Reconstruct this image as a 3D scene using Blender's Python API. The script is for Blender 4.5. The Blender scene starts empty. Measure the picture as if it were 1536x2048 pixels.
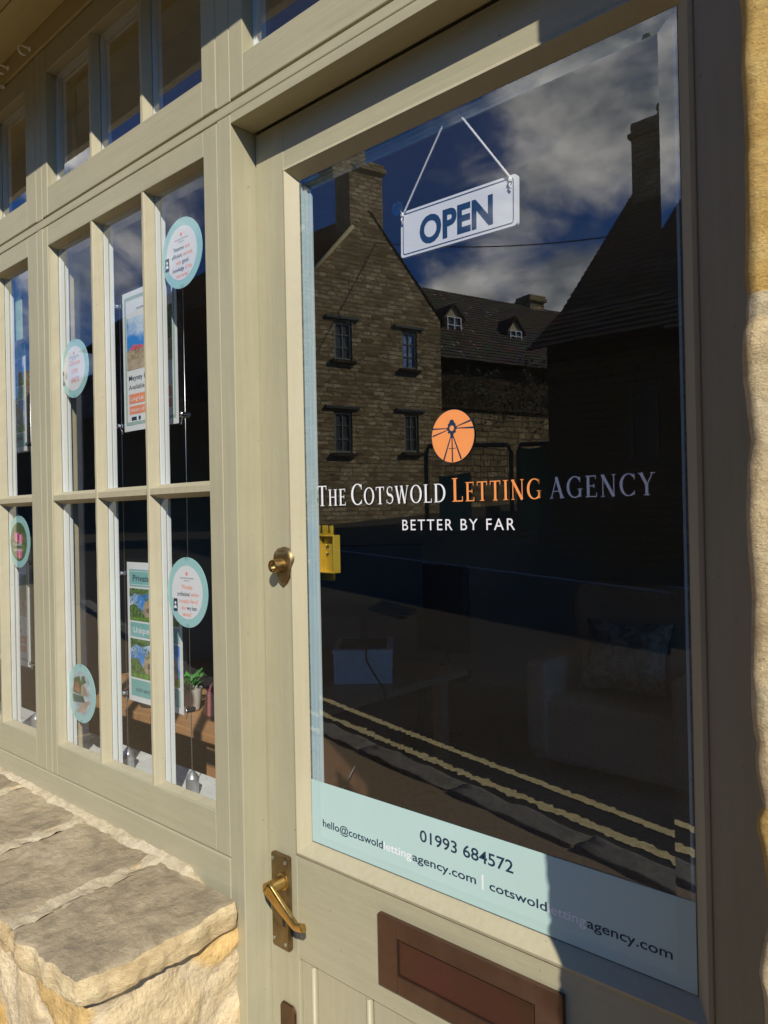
import bpy, bmesh, math, random
from mathutils import Vector, Matrix, noise
R = math.radians
random.seed(7)
sc = bpy.context.scene
# ---------------------------------------------------------------- camera, sky, sun, exposure
cam = bpy.data.cameras.new('camera'); co = bpy.data.objects.new('camera', cam); sc.collection.objects.link(co)
cam.sensor_fit = 'VERTICAL'; cam.sensor_height = 36.0; cam.lens = 36.0*1507.53/2048
cam.clip_start = 0.02; cam.clip_end = 3000
r_, u_, f_ = (0.74363236, 0.66827897, -0.02034998), (0.0175433, 0.01092339, 0.99978643), (-0.66835854, 0.74383056, 0.00360083)
co.matrix_world = Matrix(((r_[0], u_[0], -f_[0], 0), (r_[1], u_[1], -f_[1], -0.75), (r_[2], u_[2], -f_[2], 1.55), (0, 0, 0, 1)))
sc.camera = co
SUNV = Vector((1.14, -1.0, 1.065)).normalized()
sl = bpy.data.lights.new('sun', 'SUN'); sl.energy = 5.1; sl.angle = R(0.53); sl.color = (1.0, 0.945, 0.82)
so = bpy.data.objects.new('sun', sl); sc.collection.objects.link(so)
so.rotation_euler = SUNV.to_track_quat('Z', 'Y').to_euler()
sc.view_settings.view_transform = 'Standard'; sc.view_settings.look = 'None'
sc.view_settings.exposure = 0.0; sc.view_settings.gamma = 1.0
sc.cycles.max_bounces = 10; sc.cycles.transparent_max_bounces = 24; sc.cycles.glossy_bounces = 6
sc.cycles.caustics_reflective = False; sc.cycles.caustics_refractive = False
sc.cycles.use_denoising = True
sc.cycles.sample_clamp_indirect = 4.0


def world():
    w = bpy.data.worlds.new('World'); sc.world = w; w.use_nodes = True
    nt = w.node_tree; N = nt.nodes; L = nt.links; N.clear()
    out = N.new('ShaderNodeOutputWorld'); bg = N.new('ShaderNodeBackground'); bg.inputs[1].default_value = 0.1
    sky = N.new('ShaderNodeTexSky'); sky.sky_type = 'NISHITA'; sky.sun_disc = False
    sky.sun_elevation = math.asin(SUNV.z); sky.sun_rotation = math.atan2(SUNV.x, SUNV.y)
    sky.altitude = 100; sky.air_density = 1.0; sky.dust_density = 0.6; sky.ozone_density = 2.0
    tc = N.new('ShaderNodeTexCoord')
    nrm = N.new('ShaderNodeVectorMath'); nrm.operation = 'NORMALIZE'; L.new(tc.outputs['Generated'], nrm.inputs[0])
    acc = None
    # cumulus banks: direction, angular radius, weight
    for d, rad, wt in [((-.41, -.79, .46), .20, 1.0), ((-.36, -.80, .50), .16, .9), ((-.48, -.76, .44), .15, .8), ((-.50, -.80, .315), .13, .9), ((-.56, -.775, .27), .11, 1.0),
                       ((-.45, -.84, .30), .12, .9), ((-.40, -.86, .28), .10, .6), ((-.56, -.70, .46), .09, .35), ((-.80, -.50, .36), .15, .80), ((-.86, -.42, .26), .2, .8), ((-.74, -.55, .30), .12, .55), ((-.86, -.36, .42), .14, .75),
                       ((.2, -.9, .5), .3, .6), ((-.3, .8, .5), .4, .8)]:
        v = Vector(d).normalized()
        dist = N.new('ShaderNodeVectorMath'); dist.operation = 'DISTANCE'; dist.inputs[1].default_value = v; L.new(nrm.outputs[0], dist.inputs[0])
        m = N.new('ShaderNodeMapRange'); m.interpolation_type = 'SMOOTHSTEP'; L.new(dist.outputs['Value'], m.inputs[0])
        m.inputs[1].default_value = rad*1.55; m.inputs[2].default_value = 0.0; m.inputs[3].default_value = 0.0; m.inputs[4].default_value = wt
        if acc is None: acc = m.outputs[0]
        else:
            a = N.new('ShaderNodeMath'); a.operation = 'MAXIMUM'; L.new(acc, a.inputs[0]); L.new(m.outputs[0], a.inputs[1]); acc = a.outputs[0]
    mp = N.new('ShaderNodeMapping'); mp.inputs['Scale'].default_value = (1, 1, 1.7); L.new(nrm.outputs[0], mp.inputs[0])
    n1 = N.new('ShaderNodeTexNoise'); n1.inputs['Scale'].default_value = 6.5; n1.inputs['Detail'].default_value = 9; n1.inputs['Roughness'].default_value = .58; n1.inputs['Distortion'].default_value = .35
    L.new(mp.outputs[0], n1.inputs[0])
    ad = N.new('ShaderNodeMath'); ad.operation = 'MULTIPLY_ADD'; ad.inputs[1].default_value = .75; L.new(acc, ad.inputs[0]); L.new(n1.outputs[0], ad.inputs[2])
    cr = N.new('ShaderNodeMapRange'); cr.interpolation_type = 'SMOOTHSTEP'; L.new(ad.outputs[0], cr.inputs[0])
    cr.inputs[1].default_value = .90; cr.inputs[2].default_value = 1.22; cr.inputs[3].default_value = 0; cr.inputs[4].default_value = .95
    n2 = N.new('ShaderNodeTexNoise'); n2.inputs['Scale'].default_value = 9; n2.inputs['Detail'].default_value = 6; L.new(mp.outputs[0], n2.inputs[0])
    cc = N.new('ShaderNodeValToRGB'); L.new(n2.outputs[0], cc.inputs[0])
    cc.color_ramp.elements[0].position = .36; cc.color_ramp.elements[0].color = (4.2, 4.8, 5.4, 1)
    cc.color_ramp.elements[1].position = .64; cc.color_ramp.elements[1].color = (20.5, 19.8, 18.6, 1)
    hs = N.new('ShaderNodeMix'); hs.data_type = 'RGBA'; hs.blend_type = 'MULTIPLY'; hs.inputs[0].default_value = 1.0
    L.new(sky.outputs[0], hs.inputs[6]); hs.inputs[7].default_value = (.08, .50, 1.12, 1)
    mx = N.new('ShaderNodeMix'); mx.data_type = 'RGBA'; L.new(cr.outputs[0], mx.inputs[0]); L.new(hs.outputs[2], mx.inputs[6]); L.new(cc.outputs[0], mx.inputs[7])
    L.new(mx.outputs[2], bg.inputs[0]); L.new(bg.outputs[0], out.inputs[0])
world()


# ---------------------------------------------------------------- helpers
def lin(c):
    if isinstance(c, str):
        c = [int(c[i:i+2], 16)/255 for i in (0, 2, 4)]
        c = [x/12.92 if x <= .04045 else ((x+.055)/1.055)**2.4 for x in c]
    return (*c, 1.0)


class Mat:
    def __init__(s, name, col, rough=.5, metal=0., spec=.5):
        s.m = bpy.data.materials.new(name); s.m.use_nodes = True; s.nt = s.m.node_tree
        s.N = s.nt.nodes; s.L = s.nt.links; s.b = s.N['Principled BSDF']
        s.b.inputs['Base Color'].default_value = lin(col); s.b.inputs['Roughness'].default_value = rough
        s.b.inputs['Metallic'].default_value = metal; s.b.inputs['Specular IOR Level'].default_value = spec
        s.hprev = None
        t = s.N.new('ShaderNodeTexCoord'); s.co = t.outputs['Object']

    def mapping(s, scale=(1, 1, 1), rot=(0, 0, 0)):
        m = s.N.new('ShaderNodeMapping'); m.inputs['Scale'].default_value = scale; m.inputs['Rotation'].default_value = rot
        s.L.new(s.co, m.inputs[0]); return m.outputs[0]

    def noise(s, scale, detail=4, rough=.5, vec=None, dist=0.):
        n = s.N.new('ShaderNodeTexNoise'); n.inputs['Scale'].default_value = scale; n.inputs['Detail'].default_value = detail
        n.inputs['Roughness'].default_value = rough; n.inputs['Distortion'].default_value = dist
        s.L.new(vec or s.co, n.inputs[0]); return n.outputs[0]

    def ramp(s, fac, stops):
        n = s.N.new('ShaderNodeValToRGB'); s.L.new(fac, n.inputs[0]); e = n.color_ramp.elements
        while len(e) < len(stops): e.new(.5)
        for i, (p, c) in enumerate(stops): e[i].position = p; e[i].color = lin(c)
        return n.outputs[0]

    def mix(s, fac, a, b, mode='MIX'):
        n = s.N.new('ShaderNodeMix'); n.data_type = 'RGBA'; n.blend_type = mode
        for sock, v in ((0, fac), (6, a), (7, b)):
            if isinstance(v, bpy.types.NodeSocket): s.L.new(v, n.inputs[sock])
            elif sock == 0: n.inputs[0].default_value = v
            else: n.inputs[sock].default_value = lin(v)
        return n.outputs[2]

    def color(s, c): s.L.new(c, s.b.inputs['Base Color']); return s
    def rough(s, c): s.L.new(c, s.b.inputs['Roughness']); return s

    def rng(s, v, a, b, c, d):
        n = s.N.new('ShaderNodeMapRange'); s.L.new(v, n.inputs[0])
        for i, x in enumerate((a, b, c, d)): n.inputs[i+1].default_value = x
        return n.outputs[0]

    def bump(s, h, strength=.3, dist=.002):
        n = s.N.new('ShaderNodeBump'); n.inputs['Strength'].default_value = strength; n.inputs['Distance'].default_value = dist
        s.L.new(h, n.inputs['Height'])
        if s.hprev: s.L.new(s.hprev, n.inputs['Normal'])
        s.hprev = n.outputs[0]; s.L.new(n.outputs[0], s.b.inputs['Normal']); return s

    def voronoi(s, scale, vec=None, feature='F1', rnd=1., out='Distance'):
        n = s.N.new('ShaderNodeTexVoronoi'); n.inputs['Scale'].default_value = scale; n.feature = feature
        n.inputs['Randomness'].default_value = rnd; s.L.new(vec or s.co, n.inputs[0]); return n.outputs[out]


def plain(name, col, rough=.5, metal=0., spec=.5, var=.06, scale=30, bump=0):
    m = Mat(name, col, rough, metal, spec)
    c = lin(col); n = m.noise(scale, 5)
    m.color(m.ramp(n, [(.3, tuple(x*(1-var) for x in c[:3])), (.7, tuple(min(1, x*(1+var)) for x in c[:3]))]))
    if bump: m.bump(m.noise(scale*8, 4), bump, .001)
    return m.m


def paint(name, col, axis, rough=.42, wear=.5):
    m = Mat(name, col, rough, spec=.3)
    c = lin(col)[:3]
    sc_ = {'x': (3, 60, 60), 'z': (60, 60, 3)}[axis]
    v = m.mapping(sc_); g = m.noise(1.6, 6, .6, v)
    big = m.noise(3.5, 4)
    base = m.ramp(big, [(.3, tuple(x*.88 for x in c)), (.7, tuple(x*1.07 for x in c))])
    streak = m.mix(.42, base, m.ramp(g, [(.3, tuple(x*.86 for x in c)), (.7, tuple(min(1, x*1.1) for x in c))]))
    sp = m.rng(m.noise(95, 3, .6), .71, .76, 0, 1)
    dirt = m.mix(sp, streak, tuple(x*.62 for x in c))
    v2 = m.rng(m.noise(40, 5, .7, dist=1.), .66, .74, 0, wear)
    stain = m.mix(m.rng(m.noise(1.3, 7, .72, dist=.8), .42, .72, 0, .22), m.mix(v2, dirt, tuple(min(1, x*1.22) for x in c)), (c[0]*.80, c[1]*.76, c[2]*.66))
    fine = m.rng(m.noise(9, 3, .6, m.mapping((1, 1, 9) if axis == 'x' else (9, 9, 1))), .60, .66, 0, .14)
    m.color(m.mix(fine, stain, tuple(min(1, x*1.12) for x in c)))
    m.rough(m.rng(g, .3, .7, rough-.08, rough+.12))
    m.bump(g, .42, .0014); m.bump(m.noise(14, 3), .35, .004); m.bump(v2, .3, .0008); m.bump(m.noise(160, 3), .12, .0006)
    return m.m


def glassmat(name, tint=(1, 1, 1), k=1.86, wob=0.0):
    m = Mat(name, (1, 1, 1)); N, L = m.N, m.L
    lw = N.new('ShaderNodeLayerWeight'); lw.inputs['Blend'].default_value = .5
    p = N.new('ShaderNodeMath'); p.operation = 'POWER'; p.inputs[1].default_value = 5; L.new(lw.outputs['Facing'], p.inputs[0])
    a = N.new('ShaderNodeMath'); a.operation = 'MULTIPLY_ADD'; a.inputs[1].default_value = .96*k; a.inputs[2].default_value = .043*k; a.use_clamp = True; L.new(p.outputs[0], a.inputs[0])
    t = N.new('ShaderNodeBsdfTransparent'); t.inputs[0].default_value = lin(tint)
    g = N.new('ShaderNodeBsdfGlossy'); g.inputs['Roughness'].default_value = 0.0; g.inputs['Color'].default_value = (1, 1, 1, 1)
    if wob:
        b = N.new('ShaderNodeBump'); b.inputs['Strength'].default_value = wob; b.inputs['Distance'].default_value = .0012
        L.new(m.noise(4.5, 1), b.inputs['Height']); L.new(b.outputs[0], g.inputs['Normal'])
    mx = N.new('ShaderNodeMixShader'); L.new(a.outputs[0], mx.inputs[0]); L.new(t.outputs[0], mx.inputs[1]); L.new(g.outputs[0], mx.inputs[2])
    # thin film of dust on the pane
    df = N.new('ShaderNodeBsdfDiffuse'); df.inputs[0].default_value = (.8, .82, .85, 1)
    dn = m.rng(m.noise(2.3, 6, .65, dist=1.5), .5, .85, .0002, .0035)
    sp = m.rng(m.noise(230, 2, .5), .80, .83, 0, .55)
    mm = N.new('ShaderNodeMath'); mm.operation = 'MAXIMUM'; L.new(dn, mm.inputs[0]); L.new(sp, mm.inputs[1])
    m2 = N.new('ShaderNodeMixShader'); L.new(mm.outputs[0], m2.inputs[0]); L.new(mx.outputs[0], m2.inputs[1]); L.new(df.outputs[0], m2.inputs[2])
    L.new(m2.outputs[0], N['Material Output'].inputs[0])
    return m.m


def add_box(bm, x0, x1, y0, y1, z0, z1, bev=0.0, mi=0, seg=2, rot=None, cen=None):
    t = bmesh.new(); bmesh.ops.create_cube(t, size=1)
    bmesh.ops.scale(t, vec=(x1-x0, y1-y0, z1-z0), verts=t.verts)
    bmesh.ops.translate(t, vec=((x0+x1)/2, (y0+y1)/2, (z0+z1)/2), verts=t.verts)
    if bev: bmesh.ops.bevel(t, geom=t.edges[:], offset=bev, segments=seg, affect='EDGES', profile=.5)
    if rot: bmesh.ops.rotate(t, cent=cen or ((x0+x1)/2, (y0+y1)/2, (z0+z1)/2), matrix=rot, verts=t.verts)
    join(bm, t, mi)


def join(bm, t, mi=0):
    mp = {}
    for v in t.verts: mp[v] = bm.verts.new(v.co)
    for f in t.faces:
        try: nf = bm.faces.new([mp[v] for v in f.verts]); nf.material_index = mi; nf.smooth = f.smooth
        except ValueError: pass
    t.free()


def add_poly(bm, pts, mi=0):
    f = bm.faces.new([bm.verts.new(p) for p in pts]); f.material_index = mi; return f


def add_prism(bm, pts, ext, mi=0):
    """polygon pts (3D) extruded by vector ext"""
    e = Vector(ext); a = [bm.verts.new(p) for p in pts]; b = [bm.verts.new(Vector(p)+e) for p in pts]
    n = len(pts); fs = [bm.faces.new(a), bm.faces.new(b[::-1])]
    for i in range(n): fs.append(bm.faces.new((a[i], b[i], b[(i+1) % n], a[(i+1) % n])))
    for f in fs: f.material_index = mi


def add_tube(bm, pts, rad, seg=8, mi=0, cap=True):
    pts = [Vector(p) for p in pts]; rings = []
    rads = rad if isinstance(rad, (list, tuple)) else [rad]*len(pts)
    up = None
    for i, p in enumerate(pts):
        d = (pts[min(i+1, len(pts)-1)] - pts[max(i-1, 0)]).normalized()
        if up is None: up = d.orthogonal().normalized()
        up = (up - d*up.dot(d)).normalized() if (up - d*up.dot(d)).length > 1e-6 else d.orthogonal().normalized()
        s = d.cross(up)
        rings.append([bm.verts.new(p + rads[i]*(math.cos(a)*up + math.sin(a)*s)) for a in [2*math.pi*k/seg for k in range(seg)]])
    for i in range(len(rings)-1):
        for k in range(seg):
            f = bm.faces.new((rings[i][k], rings[i][(k+1) % seg], rings[i+1][(k+1) % seg], rings[i+1][k])); f.smooth = True; f.material_index = mi
    if cap:
        for rg in (rings[0][::-1], rings[-1]):
            f = bm.faces.new(rg); f.material_index = mi


def add_lathe(bm, prof, cen, axis=(0, 0, 1), seg=24, mi=0):
    q = Vector((0, 0, 1)).rotation_difference(Vector(axis).normalized()); c = Vector(cen)
    def ring(r, h):
        r = max(r, 1e-5); return [bm.verts.new(c + q @ Vector((r*math.cos(a), r*math.sin(a), h))) for a in [2*math.pi*k/seg for k in range(seg)]]
    def ang(i): return math.atan2(prof[i+1][1]-prof[i][1], prof[i+1][0]-prof[i][0])
    first = last = ring(*prof[0])
    for i in range(len(prof)-1):
        if i and abs((ang(i)-ang(i-1)+math.pi) % (2*math.pi)-math.pi) > .5: last = ring(*prof[i])
        nxt = ring(*prof[i+1])
        for k in range(seg):
            f = bm.faces.new((last[k], last[(k+1) % seg], nxt[(k+1) % seg], nxt[k])); f.smooth = True; f.material_index = mi
        last = nxt
    for p, rv in ((prof[0], True), (prof[-1], False)):
        rg = ring(*p); bm.faces.new(rg[::-1] if rv else rg).material_index = mi


def obj(name, bm, mats, parent=None, fix=True, **kw):
    if fix: bmesh.ops.recalc_face_normals(bm, faces=bm.faces[:])
    me = bpy.data.meshes.new(name); bm.to_mesh(me); bm.free()
    for m in (mats if isinstance(mats, (list, tuple)) else [mats]): me.materials.append(m)
    o = bpy.data.objects.new(name, me); sc.collection.objects.link(o)
    if parent: o.parent = parent
    for k, v in kw.items(): o[k] = v
    return o


def thing(name, label, cat, loc=(0, 0, 0), group=None):
    o = bpy.data.objects.new(name, None); sc.collection.objects.link(o); o.location = loc; o.empty_display_size = .1
    o['label'] = label; o['category'] = cat
    if group: o['group'] = group
    return o


def tag(o, label, cat, group=None):
    o['label'] = label; o['category'] = cat
    if group: o['group'] = group
    return o


def off(o, p):  # keep world coordinates of a child meshed in world space
    o.matrix_parent_inverse = Matrix.Translation(-Vector(p.location)); return o


def part(name, bm, mats, parent, **kw):
    top = parent
    while top.parent: top = top.parent
    o = obj(name, bm, mats, parent, **kw)
    if parent.parent is None: off(o, parent)
    return o


def text_bm(bm, s, x0, x1, zb, h, y, mi=0, bold=0.0, sp=1.0, face=-1, mapf=None, squeeze=True):
    """lettering from x0 to x1, baseline zb, capital height h, on plane y; filled flat outlines"""
    cu = bpy.data.curves.new('t', 'FONT'); cu.body = s; cu.size = 1; cu.offset = bold; cu.space_character = sp; cu.fill_mode = 'FRONT'; cu.resolution_u = 4
    to = bpy.data.objects.new('t', cu); sc.collection.objects.link(to)
    dg = bpy.context.evaluated_depsgraph_get(); dg.update()
    me = bpy.data.meshes.new_from_object(to.evaluated_get(dg)); bpy.data.objects.remove(to); bpy.data.curves.remove(cu)
    xs = [v.co.x for v in me.vertices]
    if not xs: return
    a, b = min(xs), max(xs); kx = (x1-x0)/(b-a); kz = h/.72
    vs = []
    for v in me.vertices:
        px, pz = x0+(v.co.x-a)*kx, zb+v.co.y*kz
        vs.append(bm.verts.new(mapf(px, pz) if mapf else (px, y, pz)))
    for p in me.polygons:
        try: f = bm.faces.new([vs[i] for i in p.vertices]); f.material_index = mi
        except ValueError: pass
    bpy.data.meshes.remove(me)


# serif capitals: strokes in a unit cap box, (points, widths)
def stroke(bm, pts, w, mi, T, lay):
    n = len(pts); Ls, Rs = [], []
    for i, p in enumerate(pts):
        a = Vector(pts[max(i-1, 0)]); b = Vector(pts[min(i+1, n-1)]); d = (b-a).normalized(); nn = Vector((-d.y, d.x))
        ww = w[i] if isinstance(w, (list, tuple)) else w
        Ls.append(Vector(p)+nn*ww/2); Rs.append(Vector(p)-nn*ww/2)
    for i in range(n-1):
        f = bm.faces.new([bm.verts.new(T(q.x, q.y, lay[0])) for q in (Ls[i], Rs[i], Rs[i+1], Ls[i+1])]); f.material_index = mi
    lay[0] += 1


def arc(cx, cy, rx, ry, a0, a1, n=18, thick=.15, thin=.045):
    P, W = [], []
    for i in range(n+1):
        a = R(a0+(a1-a0)*i/n); P.append((cx+rx*math.cos(a), cy+ry*math.sin(a))); W.append(thin+(thick-thin)*abs(math.cos(a))**1.5)
    return P, W


SW, HW = .145, .05


def glyph(ch):
    """returns width, strokes"""
    S = []
    def v(x, y0=0., y1=1., w=SW, ser=(1, 1)):
        S.append(([(x, y0), (x, y1)], w))
        for q, yy in ((ser[0], y0+.018), (ser[1], y1-.018)):
            if q: S.append(([(x-w/2-.08, yy), (x+w/2+.08, yy)], .036))
    def h(y, x0, x1, w=HW): S.append(([(x0, y), (x1, y)], w))
    def tick(x, y0, y1): S.append(([(x, y0), (x, y1)], .04))
    if ch == 'T': v(.36, ser=(1, 0)); h(.975, .02, .70); tick(.04, .80, 1.0); tick(.68, .80, 1.0); return .72, S
    if ch == 'H': v(.17); v(.68); h(.52, .17, .68); return .85, S
    if ch == 'E': v(.17); h(.975, .17, .58); h(.52, .17, .48); h(.025, .17, .62); tick(.57, .82, 1.); tick(.48, .42, .62); tick(.61, 0, .2); return .66, S
    if ch == 'L': v(.17); h(.025, .17, .60); tick(.59, 0, .22); return .63, S
    if ch == 'I': v(.17); return .34, S
    if ch == 'N': v(.15, w=.05); v(.72, w=.05, ser=(0, 1)); S.append(([(.13, .99), (.72, .0)], .15)); return .87, S
    if ch == 'A': S.append(([(.10, 0), (.42, 1.0)], .05)); S.append(([(.39, 1.02), (.72, 0)], .15)); h(.34, .2, .6, .045); h(.018, .0, .22, .036); h(.018, .58, .86, .036); return .84, S
    if ch == 'W':
        S.append(([(.12, 1), (.36, 0)], .14)); S.append(([(.35, 0), (.56, .98)], .05)); S.append(([(.54, 1), (.80, 0)], .14)); S.append(([(.79, 0), (1.02, 1)], .05))
        h(.982, .0, .26, .036); h(.982, .92, 1.12, .036); h(.982, .44, .66, .036); return 1.1, S
    if ch == 'Y': S.append(([(.12, 1), (.42, .45)], .14)); S.append(([(.70, 1), (.43, .47)], .05)); v(.41, 0, .5, ser=(1, 0)); h(.982, .0, .26, .036); h(.982, .58, .82, .036); return .78, S
    if ch == 'O': S.append(arc(.44, .5, .37, .485, 0, 360, 32)); return .88, S
    if ch == 'C': S.append(arc(.46, .5, .38, .485, 48, 312, 26)); tick(.74, .72, .98); tick(.74, .05, .24); return .80, S
    if ch == 'G': S.append(arc(.46, .5, .38, .485, 48, 318, 26)); tick(.74, .72, .98); v(.74, .04, .42, w=.12, ser=(0, 1)); return .88, S
    if ch == 'D': v(.17); S.append(arc(.36, .5, .42, .475, -90, 90, 20)); h(.975, .17, .38); h(.025, .17, .38); return .86, S
    if ch == 'S':
        P = []; W = []
        for i in range(25):
            t = i/24; a = t*2
            if t < .5: an = R(40+t*2*230); P.append((.31+.20*math.cos(an), .745+.235*math.sin(an)))
            else: an = R(90-(t-.5)*2*230); P.append((.31+.235*math.cos(an), .265+.245*math.sin(an)))
            W.append(.045+.11*max(0, 1-abs(t-.5)*3.2)**.7)
        S.append((P, W)); tick(.50, .76, .96); tick(.07, .04, .25); return .58, S
    return .3, S


def serif_text(bm, words, x0, x1, zb, H, y, gap=.11):
    """words: list of (text, material index); first letter of each word full height unless small flag"""
    items = []; x = 0
    for wi, (w, mi, caps) in enumerate(words):
        for ci, ch in enumerate(w):
            k = 1.0 if (ci == 0 and caps) else .80
            wd, S = glyph(ch); items.append((x, k, S, mi)); x += wd*k + gap
        x += .26
    x -= .26 + gap
    kx = (x1-x0)/x; kz = H
    for xo, k, S, mi in items:
        lay = [0]
        for P, W in S:
            stroke(bm, P, W, mi, lambda a, b, l: (x0+(xo+a*k)*kx, y-l*3e-5, zb+b*k*kz), lay)


# ---------------------------------------------------------------- materials
PAINT = (.425, .388, .262)
P_V = paint('sage_paint_upright', PAINT, 'z'); P_H = paint('sage_paint_level', PAINT, 'x')
P_SOF = paint('sage_paint_soffit', (.46, .38, .20), 'x')
WHITE = paint('white_window_paint', (.72, .76, .76), 'z', .4, .2)
BLUEW = paint('pale_blue_inner_paint', (.50, .60, .62), 'z', .4, .2)
PUT = paint('creamy_putty_paint', (.455, .405, .275), 'z', .5, .7)
GLASS = glassmat('shop_glass', k=3.5); GLASSW = glassmat('old_window_glass', k=2.4, wob=.4)
BEVG = glassmat('bevelled_glass_edge', (.93, .97, 1), 3.9)
CLEAR = glassmat('clear_acrylic', (.97, .98, .98), .55)
DARK = plain('dark_gap', (.02, .018, .015), .9)
TEAL = plain('turquoise_vinyl', (.36, .63, .62), .45, var=.02)
BAND = plain('pale_turquoise_vinyl', (.46, .63, .60), .42, var=.02, scale=6)
NAVY = plain('navy_print', (.012, .035, .075), .5)
ORANGE = plain('orange_vinyl', (.93, .33, .10), .5, var=.03)
SOFTOR = plain('soft_orange_print', (.85, .30, .16), .6)
VWHITE = plain('white_vinyl', (.88, .87, .90), .45, var=.02)
CARD = plain('white_card', (.78, .79, .80), .5, var=.01)
SAGEC = plain('sage_border_print', (.36, .50, .44), .5)
BLACK = plain('black_plastic', (.012, .012, .014), .35)
STEEL = plain('satin_steel', (.55, .56, .57), .28, 1.)
CHROME = plain('bright_chrome', (.75, .76, .78), .12, 1.)


def brassmat(name, c0, c1, rough=.35, sc_=18, metal=1.):
    m = Mat(name, c0, rough, metal); n = m.noise(sc_, 6, .65, dist=.6); m.color(m.ramp(n, [(.35, c0), (.65, c1)])); m.rough(m.rng(n, .3, .7, rough-.08, rough+.15)); m.bump(m.noise(240, 3), .12, .0004); return m.m


BRASS = brassmat('lever_brass', (.52, .33, .10), (.62, .42, .16), .28)
OLDBRASS = brassmat('tarnished_brass', (.20, .145, .075), (.34, .24, .12), .42, 30)
BRONZE = brassmat('brown_bronze', (.14, .078, .052), (.20, .115, .078), .40, 9, .8)
BRONZER = brassmat('reddish_bronze', (.18, .070, .062), (.13, .070, .038), .36, 7, .8)
YBRASS = brassmat('yellow_lacquered_brass', (.70, .47, .04), (.80, .56, .07), .3, 20, .5)
WOOD = Mat('light_oak_veneer', (.44, .25, .12), .45)
g_ = WOOD.noise(3, 6, .6, WOOD.mapping((2, 25, 25)), .5); WOOD.color(WOOD.ramp(g_, [(.35, (.38, .20, .09)), (.65, (.50, .29, .145))])); WOOD = WOOD.m
FABRIC = plain('beige_upholstery', (.74, .58, .38), .9, var=.1, scale=60, bump=.4)
FLOORC = plain('tan_carpet', (.34, .28, .20), .95, var=.15, scale=50)
PINK = plain('pink_enamel', (.72, .30, .32), .35); LEAFG = plain('bright_leaf', (.05, .25, .04), .4, var=.3)


def limestone(name, cols, scale=6, bstr=.8, pits=.5, fine=.004, seed=0.0):
    m = Mat(name, cols[0], .88, spec=.25)
    v = m.N.new('ShaderNodeVectorMath'); v.operation = 'ADD'; v.inputs[1].default_value = (seed, seed*2.3, seed*.7); m.L.new(m.co, v.inputs[0]); m.co = v.outputs[0]
    m.co = m.mapping((1, 1, 1.9)); n = m.noise(scale, 9, .68, dist=.15)
    c = m.ramp(n, [(.28+.44*i/(len(cols)-1), x) for i, x in enumerate(cols)])
    fin = m.noise(scale*14, 6, .75)
    c = m.mix(.5, c, m.ramp(fin, [(.3, (.62, .55, .45)), (.5, (1, 1, 1)), (.75, (1.0, 1.0, 1.0))]), 'MULTIPLY')
    pit = m.voronoi(scale*16); pitm = m.rng(pit, .08, .38, 1, 0)
    c = m.mix(m.rng(m.noise(scale*5, 3), .5, .62, 0, .35*pits), c, tuple(x*.75 for x in cols[0]))
    grit = m.noise(scale*55, 3, .8); c = m.mix(m.rng(grit, .62, .72, 0, .4), c, tuple(x*.5 for x in cols[0])); c = m.mix(m.rng(grit, .25, .36, .4, 0), c, tuple(min(1, x*1.15) for x in cols[-1]))
    m.color(c)
    m.bump(grit, 1.0, fine*.35)
    m.bump(n, bstr, fine*6); m.bump(fin, bstr, fine); m.bump(pitm, -.9*pits, fine*.9); m.bump(m.noise(scale*60, 4, .7), bstr*.7, fine*.3)
    return m.m


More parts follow.
